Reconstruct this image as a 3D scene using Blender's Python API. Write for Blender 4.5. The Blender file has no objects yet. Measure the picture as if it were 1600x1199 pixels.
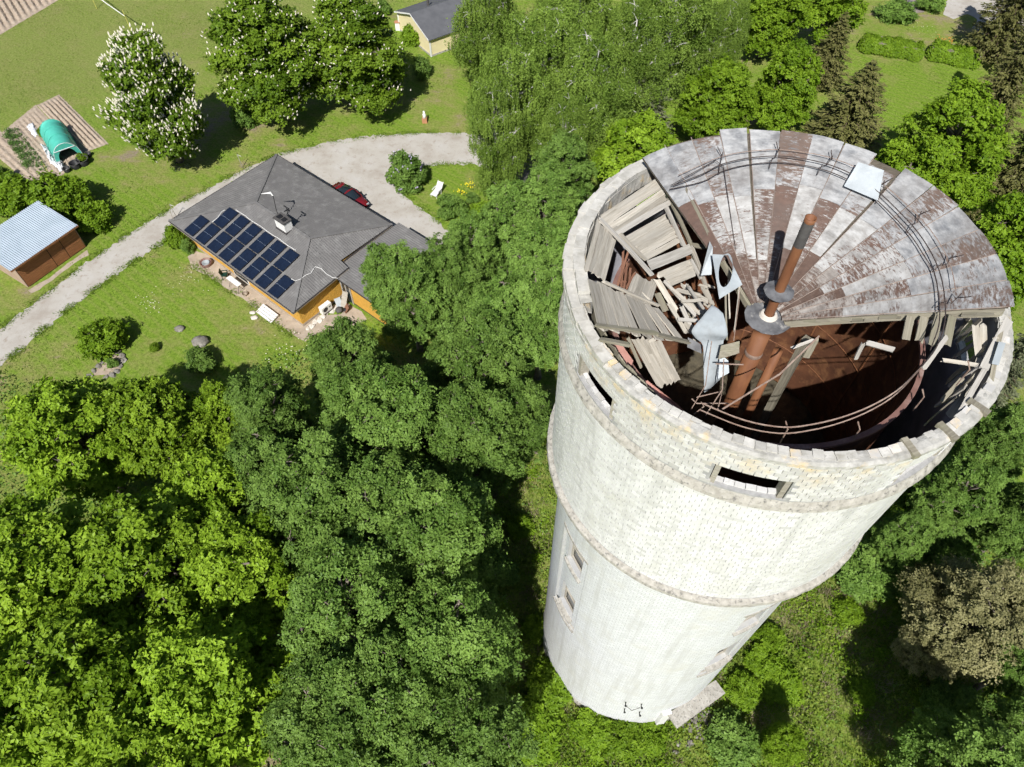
import bpy, bmesh, math, random
import numpy as np
from mathutils import Vector, Matrix, Quaternion

# ------------------------------------------------------------------ camera, sky, sun, exposure
SC = bpy.context.scene
COL = SC.collection
CAM_H = 44.0; PITCH = math.radians(54.0); FPX = 1120.0
cam_d = bpy.data.cameras.new('camera'); cam = bpy.data.objects.new('camera', cam_d); COL.objects.link(cam)
cam.location = (0, 0, CAM_H); cam.rotation_euler = (math.pi/2 - PITCH, 0, 0)
cam_d.sensor_width = 36.0; cam_d.lens = 36.0 * FPX / 1600.0; cam_d.clip_start = 0.5; cam_d.clip_end = 3000
SC.camera = cam
SUN_EL = math.radians(48.0); SHADOW_AZ = math.radians(77.0)
world = bpy.data.worlds.new('World'); SC.world = world; world.use_nodes = True
wn = world.node_tree; bg = wn.nodes['Background']
sky = wn.nodes.new('ShaderNodeTexSky'); sky.sky_type = 'NISHITA'; sky.sun_disc = False
sky.sun_elevation = SUN_EL; sky.sun_rotation = math.atan2(-math.cos(SHADOW_AZ), -math.sin(SHADOW_AZ))
sky.air_density = 1.0; sky.dust_density = 0.6
wn.links.new(sky.outputs[0], bg.inputs[0]); bg.inputs[1].default_value = 0.055
sl = bpy.data.lights.new('sun', 'SUN'); sl.energy = 4.9; sl.angle = math.radians(0.53); sl.color = (1.0, 0.975, 0.945)
sun = bpy.data.objects.new('sun', sl); COL.objects.link(sun); sun.location = (-40, -80, 120)
ld = Vector((math.cos(SHADOW_AZ)*math.cos(SUN_EL), math.sin(SHADOW_AZ)*math.cos(SUN_EL), -math.sin(SUN_EL)))
sun.rotation_euler = ld.to_track_quat('-Z', 'Y').to_euler()
SC.view_settings.view_transform = 'Standard'; SC.view_settings.look = 'None'
SC.view_settings.exposure = 0.36; SC.view_settings.gamma = 1.0; SC.view_settings.use_curve_mapping = False
SC.cycles.max_bounces = 6; SC.cycles.diffuse_bounces = 2; SC.cycles.transmission_bounces = 3
SC.cycles.transparent_max_bounces = 8; SC.cycles.use_denoising = True
SC.cycles.use_adaptive_sampling = True; SC.cycles.adaptive_threshold = 0.03; SC.cycles.use_light_tree = False

RNG = random.Random(7)
def smooth_path(P, k=4):
    """Catmull-Rom through the points."""
    P = [Vector(p) for p in P]; out = []
    for i in range(len(P)-1):
        a, b, c, d = P[max(i-1, 0)], P[i], P[i+1], P[min(i+2, len(P)-1)]
        for q in range(k):
            t = q/k; out.append(0.5*((2*b)+(c-a)*t+(2*a-5*b+4*c-d)*t*t+(3*b-a-3*c+d)*t*t*t))
    return out+[P[-1]]
# ------------------------------------------------------------------ surveying helpers
def at(px, py, z=0.0):
    """Ground-plan point at level z on the sight line of a spot in the 1600 x 1199 photograph."""
    x = (px-800)/FPX; y = -(py-599.5)/FPX
    r = (x, math.cos(PITCH)+y*math.sin(PITCH), -math.sin(PITCH)+y*math.cos(PITCH))
    t = (z-CAM_H)/r[2]
    return Vector((r[0]*t, r[1]*t, z))

# ------------------------------------------------------------------ materials
def newmat(name):
    m = bpy.data.materials.new(name); m.use_nodes = True
    nt = m.node_tree; return m, nt, nt.nodes['Principled BSDF']
def N(nt, t, **kw):
    n = nt.nodes.new(t)
    for k, v in kw.items(): setattr(n, k, v)
    return n
def c4(c): return (c[0], c[1], c[2], 1.0)
def noise(nt, vec, scale, detail=6, rough=0.6):
    n = N(nt, 'ShaderNodeTexNoise'); n.inputs['Scale'].default_value = scale
    n.inputs['Detail'].default_value = detail; n.inputs['Roughness'].default_value = rough
    if vec is not None: nt.links.new(vec, n.inputs['Vector'])
    return n.outputs['Fac']
def ramp(nt, fac, stops):
    r = N(nt, 'ShaderNodeValToRGB'); e = r.color_ramp.elements
    while len(e) < len(stops): e.new(0.5)
    for el, (p, c) in zip(e, stops): el.position = p; el.color = c4(c) if len(c) == 3 else c
    nt.links.new(fac, r.inputs[0]); return r.outputs[0]
def thr(nt, fac, a, b):
    r = N(nt, 'ShaderNodeMapRange'); r.clamp = True
    r.inputs[1].default_value = a; r.inputs[2].default_value = b
    nt.links.new(fac, r.inputs[0]); return r.outputs[0]
def mix(nt, fac, a, b, mode='MIX'):
    m = N(nt, 'ShaderNodeMix'); m.data_type = 'RGBA'; m.blend_type = mode
    for sock, v in ((m.inputs[0], fac), (m.inputs[6], a), (m.inputs[7], b)):
        if hasattr(v, 'node'): nt.links.new(v, sock)
        else: sock.default_value = v if isinstance(v, float) else c4(v)
    return m.outputs[2]
def bump(nt, bs, h, strength, dist=0.02):
    b = N(nt, 'ShaderNodeBump'); b.inputs['Strength'].default_value = strength; b.inputs['Distance'].default_value = dist
    nt.links.new(h, b.inputs['Height']); nt.links.new(b.outputs[0], bs.inputs['Normal'])
def mapping(nt, vec, scale):
    m = N(nt, 'ShaderNodeMapping'); m.inputs['Scale'].default_value = scale
    nt.links.new(vec, m.inputs[0]); return m.outputs[0]
def plain(name, a, b=None, scale=4.0, rough=0.8, metal=0.0, spec=0.3, stain=None, stain_amt=(0.55, 0.75), stain_scale=1.5,
          bmp=0.0, bscale=30.0, stretch=(1, 1, 1), vary=0.0):
    m, nt, bs = newmat(name)
    tc = N(nt, 'ShaderNodeTexCoord'); v = tc.outputs['Object']
    if vary:
        oi = N(nt, 'ShaderNodeObjectInfo'); ad = N(nt, 'ShaderNodeVectorMath', operation='ADD')
        ml = N(nt, 'ShaderNodeMath', operation='MULTIPLY'); ml.inputs[1].default_value = 57.0
        nt.links.new(oi.outputs['Random'], ml.inputs[0]); nt.links.new(v, ad.inputs[0]); nt.links.new(ml.outputs[0], ad.inputs[1]); v = ad.outputs[0]
    if stretch != (1, 1, 1): v = mapping(nt, v, stretch)
    b = b or tuple(x*0.75 for x in a)
    f = noise(nt, v, scale)
    col = ramp(nt, f, [(0.32, b), (0.68, a)])
    if stain:
        f2 = noise(nt, v, stain_scale, 8, 0.65); col = mix(nt, thr(nt, f2, *stain_amt), col, stain)
    if vary:
        hv = N(nt, 'ShaderNodeMapRange'); hv.inputs[3].default_value = 1-vary; hv.inputs[4].default_value = 1+vary*0.6
        nt.links.new(oi.outputs['Random'], hv.inputs[0])
        mm = N(nt, 'ShaderNodeVectorMath', operation='SCALE'); nt.links.new(col, mm.inputs[0]); nt.links.new(hv.outputs[0], mm.inputs['Scale']); col = mm.outputs[0]
    nt.links.new(col, bs.inputs['Base Color'])
    bs.inputs['Roughness'].default_value = rough; bs.inputs['Metallic'].default_value = metal
    bs.inputs['Specular IOR Level'].default_value = spec
    if bmp: bump(nt, bs, noise(nt, v, bscale, 5), bmp)
    return m
def leafmat(name, dark, light, trans=0.28, rough=0.45):
    m, nt, bs = newmat(name)
    a = N(nt, 'ShaderNodeAttribute'); a.attribute_name = 'tint'
    col = ramp(nt, a.outputs['Fac'], [(0.05, dark), (0.95, light)])
    oi = N(nt, 'ShaderNodeObjectInfo'); hv = N(nt, 'ShaderNodeMapRange'); hv.inputs[3].default_value = 0.85; hv.inputs[4].default_value = 1.12
    nt.links.new(oi.outputs['Random'], hv.inputs[0])
    mm = N(nt, 'ShaderNodeVectorMath', operation='SCALE'); nt.links.new(col, mm.inputs[0]); nt.links.new(hv.outputs[0], mm.inputs['Scale'])
    col = mm.outputs[0]
    nt.links.new(col, bs.inputs['Base Color']); bs.inputs['Roughness'].default_value = rough; bs.inputs['Specular IOR Level'].default_value = 0.14
    tr = N(nt, 'ShaderNodeBsdfTranslucent'); t2 = mix(nt, 0.5, col, (0.30, 0.42, 0.03)); nt.links.new(mix(nt, 0.55, col, t2), tr.inputs['Color'])
    ms = N(nt, 'ShaderNodeMixShader'); ms.inputs[0].default_value = trans
    nt.links.new(bs.outputs[0], ms.inputs[1]); nt.links.new(tr.outputs[0], ms.inputs[2])
    nt.links.new(ms.outputs[0], nt.nodes['Material Output'].inputs['Surface'])
    return m

def grass_mat():
    m, nt, bs = newmat('lawn grass'); tc = N(nt, 'ShaderNodeTexCoord'); v = tc.outputs['Object']
    big = noise(nt, v, 0.055, 4, 0.55); mid = noise(nt, v, 0.33, 6, 0.65); fine = noise(nt, v, 4.5, 6, 0.7)
    st = noise(nt, mapping(nt, v, (0.25, 1.6, 1)), 1.0, 5, 0.6)
    green = ramp(nt, fine, [(0.3, (0.080, 0.140, 0.012)), (0.5, (0.165, 0.260, 0.025)), (0.72, (0.255, 0.345, 0.058))])
    dry = ramp(nt, fine, [(0.3, (0.20, 0.185, 0.060)), (0.7, (0.36, 0.315, 0.135))])
    soil = ramp(nt, fine, [(0.3, (0.20, 0.155, 0.10)), (0.7, (0.33, 0.275, 0.20))])
    mx = N(nt, 'ShaderNodeMath', operation='ADD'); nt.links.new(big, mx.inputs[0]); nt.links.new(mid, mx.inputs[1])
    m2 = N(nt, 'ShaderNodeMath', operation='MULTIPLY_ADD'); nt.links.new(st, m2.inputs[0]); m2.inputs[1].default_value = 0.35; nt.links.new(mx.outputs[0], m2.inputs[2])
    c = mix(nt, thr(nt, m2.outputs[0], 1.12, 1.44), green, dry)
    c = mix(nt, thr(nt, m2.outputs[0], 1.32, 1.44), c, soil)
    # worn flecks, and faint mower lines on the front lawn
    c = mix(nt, thr(nt, noise(nt, v, 1.1, 8, 0.72), 0.62, 0.75), c, dry)
    rt_ = N(nt, 'ShaderNodeMapping'); rt_.inputs['Rotation'].default_value = (0, 0, 0.695); nt.links.new(v, rt_.inputs[0])
    wv = N(nt, 'ShaderNodeTexWave'); wv.bands_direction = 'Y'; wv.inputs['Scale'].default_value = 0.42; wv.inputs['Distortion'].default_value = 1.6; wv.inputs['Detail'].default_value = 4; wv.inputs['Detail Scale'].default_value = 1.5; nt.links.new(rt_.outputs[0], wv.inputs[0])
    wf = N(nt, 'ShaderNodeMath', operation='MULTIPLY'); nt.links.new(thr(nt, wv.outputs['Fac'], 0.62, 0.98), wf.inputs[0]); wf.inputs[1].default_value = 0.22
    c = mix(nt, wf.outputs[0], c, dry)
    # the uncut hay field north-west of the chestnuts is paler and greyer than the mown lawn
    sx = N(nt, 'ShaderNodeSeparateXYZ'); nt.links.new(v, sx.inputs[0])
    a = N(nt, 'ShaderNodeMath', operation='MULTIPLY_ADD'); nt.links.new(sx.outputs[0], a.inputs[0]); a.inputs[1].default_value = -0.75; nt.links.new(sx.outputs[1], a.inputs[2])
    w = N(nt, 'ShaderNodeMath', operation='MULTIPLY_ADD'); nt.links.new(big, w.inputs[0]); w.inputs[1].default_value = 26.0; nt.links.new(a.outputs[0], w.inputs[2])
    field = ramp(nt, fine, [(0.3, (0.13, 0.155, 0.035)), (0.7, (0.29, 0.30, 0.105))])
    ff = N(nt, 'ShaderNodeMath', operation='MULTIPLY'); nt.links.new(thr(nt, w.outputs[0], 106, 122), ff.inputs[0]); ff.inputs[1].default_value = 0.65
    c = mix(nt, ff.outputs[0], c, field)
    nt.links.new(c, bs.inputs['Base Color']); bs.inputs['Roughness'].default_value = 0.9; bs.inputs['Specular IOR Level'].default_value = 0.15
    bump(nt, bs, noise(nt, v, 9.0, 6, 0.75), 0.9, 0.12)
    return m
def gravel_mat():
    m, nt, bs = newmat('gravel drive'); tc = N(nt, 'ShaderNodeTexCoord'); v = tc.outputs['Object']
    f = noise(nt, v, 0.45, 7, 0.6); g = noise(nt, v, 22, 4, 0.7); s = noise(nt, v, 1.7, 7, 0.7)
    c = ramp(nt, f, [(0.3, (0.33, 0.29, 0.245)), (0.5, (0.43, 0.40, 0.355)), (0.7, (0.48, 0.46, 0.43))])
    c = mix(nt, thr(nt, s, 0.54, 0.68), c, (0.30, 0.25, 0.20))
    c = mix(nt, thr(nt, noise(nt, v, 3.2, 7, 0.75), 0.64, 0.74), c, (0.27, 0.24, 0.19))
    c = mix(nt, 0.22, c, ramp(nt, g, [(0.3, (0.2, 0.18, 0.15)), (0.7, (0.6, 0.57, 0.52))]))
    nt.links.new(c, bs.inputs['Base Color']); bs.inputs['Roughness'].default_value = 0.95; bs.inputs['Specular IOR Level'].default_value = 0.1
    bump(nt, bs, g, 0.5, 0.03); return m
def brick_mat(name, tex):
    m, nt, bs = newmat(name); tc = N(nt, 'ShaderNodeTexCoord'); v = tc.outputs['Object']
    if tex:
        b = N(nt, 'ShaderNodeTexBrick'); nt.links.new(tc.outputs['UV'], b.inputs['Vector'])
        b.inputs['Color1'].default_value = c4((0.68, 0.685, 0.69)); b.inputs['Color2'].default_value = c4((0.60, 0.605, 0.61)); b.inputs['Mortar'].default_value = c4((0.40, 0.40, 0.395))
        b.inputs['Scale'].default_value = 1.0; b.inputs['Mortar Size'].default_value = 0.008; b.inputs['Brick Width'].default_value = 0.25; b.inputs['Row Height'].default_value = 0.15
        b.inputs['Mortar Smooth'].default_value = 0.2
        col = b.outputs['Color']
        bump(nt, bs, b.outputs['Fac'], -0.5, 0.01)
    else:
        a = N(nt, 'ShaderNodeAttribute'); a.attribute_name = 'tint'
        col = ramp(nt, a.outputs['Fac'], [(0.0, (0.53, 0.522, 0.505)), (0.35, (0.625, 0.617, 0.60)), (1.0, (0.71, 0.703, 0.69))])
    f = noise(nt, v, 0.7, 8, 0.65); col = mix(nt, thr(nt, f, 0.52, 0.8), col, (0.56, 0.545, 0.49))
    # rain streaks and grey weathering, long in z
    f2 = noise(nt, mapping(nt, v, (2.2, 2.2, 0.16)), 1.0, 6, 0.6); col = mix(nt, thr(nt, f2, 0.50, 0.78), col, (0.47, 0.465, 0.445))
    # orange lichen near the top rim
    sx = N(nt, 'ShaderNodeSeparateXYZ'); nt.links.new(v, sx.inputs[0])
    hz = thr(nt, sx.outputs[2], 29.4, 30.5); ln = thr(nt, noise(nt, v, 1.5, 7, 0.62), 0.50, 0.68)
    mu = N(nt, 'ShaderNodeMath', operation='MULTIPLY'); nt.links.new(hz, mu.inputs[0]); nt.links.new(ln, mu.inputs[1])
    col = mix(nt, mu.outputs[0], col, ramp(nt, noise(nt, v, 5, 4), [(0.35, (0.62, 0.50, 0.33)), (0.65, (0.72, 0.50, 0.17))]))
    nt.links.new(col, bs.inputs['Base Color']); bs.inputs['Roughness'].default_value = 0.85; bs.inputs['Specular IOR Level'].default_value = 0.2
    return m
def brickpart_mat():
    m, nt, bs = newmat('white lime brick'); oi = N(nt, 'ShaderNodeObjectInfo'); tc = N(nt, 'ShaderNodeTexCoord')
    geo = N(nt, 'ShaderNodeNewGeometry'); v = geo.outputs['Position']
    col = ramp(nt, oi.outputs['Random'], [(0.0, (0.46, 0.45, 0.43)), (0.4, (0.56, 0.55, 0.53)), (1.0, (0.65, 0.64, 0.62))])
    sx = N(nt, 'ShaderNodeSeparateXYZ'); nt.links.new(v, sx.inputs[0])
    hz = thr(nt, sx.outputs[2], 29.1, 30.4); ln = thr(nt, noise(nt, v, 1.4, 7, 0.62), 0.46, 0.68)
    mu = N(nt, 'ShaderNodeMath', operation='MULTIPLY'); nt.links.new(hz, mu.inputs[0]); nt.links.new(ln, mu.inputs[1])
    col = mix(nt, mu.outputs[0], col, ramp(nt, noise(nt, v, 5, 4), [(0.35, (0.64, 0.52, 0.36)), (0.65, (0.74, 0.52, 0.18))]))
    col = mix(nt, thr(nt, noise(nt, v, 7, 7, 0.75), 0.48, 0.68), col, (0.46, 0.44, 0.40))
    nt.links.new(col, bs.inputs['Base Color']); bs.inputs['Roughness'].default_value = 0.9; bs.inputs['Specular IOR Level'].default_value = 0.15
    bump(nt, bs, noise(nt, v, 30, 4), 0.4, 0.01); return m
def sheet_mat(name, paint, bare, rust, a, b, galv=0.0):
    """Flaking roof paint; flakes run across the sheet (UV: u across, v up the slope, in metres)."""
    m, nt, bs = newmat(name); tc = N(nt, 'ShaderNodeTexCoord'); oi = N(nt, 'ShaderNodeObjectInfo')
    ml = N(nt, 'ShaderNodeMath', operation='MULTIPLY'); ml.inputs[1].default_value = 91.0; nt.links.new(oi.outputs['Random'], ml.inputs[0])
    ad = N(nt, 'ShaderNodeVectorMath', operation='ADD'); nt.links.new(tc.outputs['UV'], ad.inputs[0]); nt.links.new(ml.outputs[0], ad.inputs[1]); v = ad.outputs[0]
    fl = noise(nt, mapping(nt, v, (3.6, 15.0, 1)), 1.3, 8, 0.75)
    big = noise(nt, v, 1.1, 5, 0.6)
    s = N(nt, 'ShaderNodeMath', operation='MULTIPLY_ADD'); nt.links.new(big, s.inputs[0]); s.inputs[1].default_value = 0.7; nt.links.new(fl, s.inputs[2])
    # every sheet has lost a different share of its paint
    k = N(nt, 'ShaderNodeMath', operation='MULTIPLY_ADD'); nt.links.new(oi.outputs['Random'], k.inputs[0]); k.inputs[1].default_value = 0.34; nt.links.new(s.outputs[0], k.inputs[2])
    fac = thr(nt, k.outputs[0], a, b)
    rc = ramp(nt, noise(nt, mapping(nt, v, (3, 7, 1)), 1.5, 5), [(0.3, tuple(x*0.7 for x in rust)), (0.7, rust)])
    pc = ramp(nt, noise(nt, mapping(nt, v, (1.5, 4, 1)), 2.0, 6, 0.7), [(0.3, bare), (0.62, paint)])
    gz = thr(nt, noise(nt, mapping(nt, v, (0.9, 1.6, 1)), 1.7, 5, 0.6), 0.50, 0.66)
    pc = mix(nt, gz, pc, ramp(nt, fl, [(0.3, tuple(x*0.62 for x in bare)), (0.7, (bare[0]*1.05, bare[1]*1.08, bare[2]*1.12))]))
    col = mix(nt, fac, pc, rc)
    # soot and water stains that run across the seams
    so_ = N(nt, 'ShaderNodeMath', operation='MULTIPLY'); nt.links.new(thr(nt, noise(nt, tc.outputs['Object'], 0.9, 7, 0.68), 0.45, 0.70), so_.inputs[0]); so_.inputs[1].default_value = 0.62
    col = mix(nt, so_.outputs[0], col, (0.115, 0.098, 0.086))
    nt.links.new(col, bs.inputs['Base Color']); bs.inputs['Roughness'].default_value = 0.6; bs.inputs['Metallic'].default_value = galv; bs.inputs['Specular IOR Level'].default_value = 0.3
    bump(nt, bs, fl, 0.35, 0.01); return m
def wood_mat(name, a, b, c=None):
    m, nt, bs = newmat(name); tc = N(nt, 'ShaderNodeTexCoord'); oi = N(nt, 'ShaderNodeObjectInfo')
    ml = N(nt, 'ShaderNodeMath', operation='MULTIPLY'); ml.inputs[1].default_value = 31.0; nt.links.new(oi.outputs['Random'], ml.inputs[0])
    ad = N(nt, 'ShaderNodeVectorMath', operation='ADD'); nt.links.new(tc.outputs['Object'], ad.inputs[0]); nt.links.new(ml.outputs[0], ad.inputs[1]); v = ad.outputs[0]
    g = noise(nt, mapping(nt, v, (1.2, 22, 22)), 1.0, 6, 0.65); f = noise(nt, mapping(nt, v, (0.8, 3, 3)), 1.0, 5)
    col = ramp(nt, g, [(0.3, b), (0.62, a)])
    col = mix(nt, thr(nt, f, 0.5, 0.75), col, c or tuple(x*0.7 for x in a))
    hv = N(nt, 'ShaderNodeMapRange'); hv.inputs[3].default_value = 0.72; hv.inputs[4].default_value = 1.15; nt.links.new(oi.outputs['Random'], hv.inputs[0])
    mm = N(nt, 'ShaderNodeVectorMath', operation='SCALE'); nt.links.new(col, mm.inputs[0]); nt.links.new(hv.outputs[0], mm.inputs['Scale'])
    nt.links.new(mm.outputs[0], bs.inputs['Base Color']); bs.inputs['Roughness'].default_value = 0.85; bs.inputs['Specular IOR Level'].default_value = 0.15
    bump(nt, bs, g, 0.4, 0.01); return m

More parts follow.
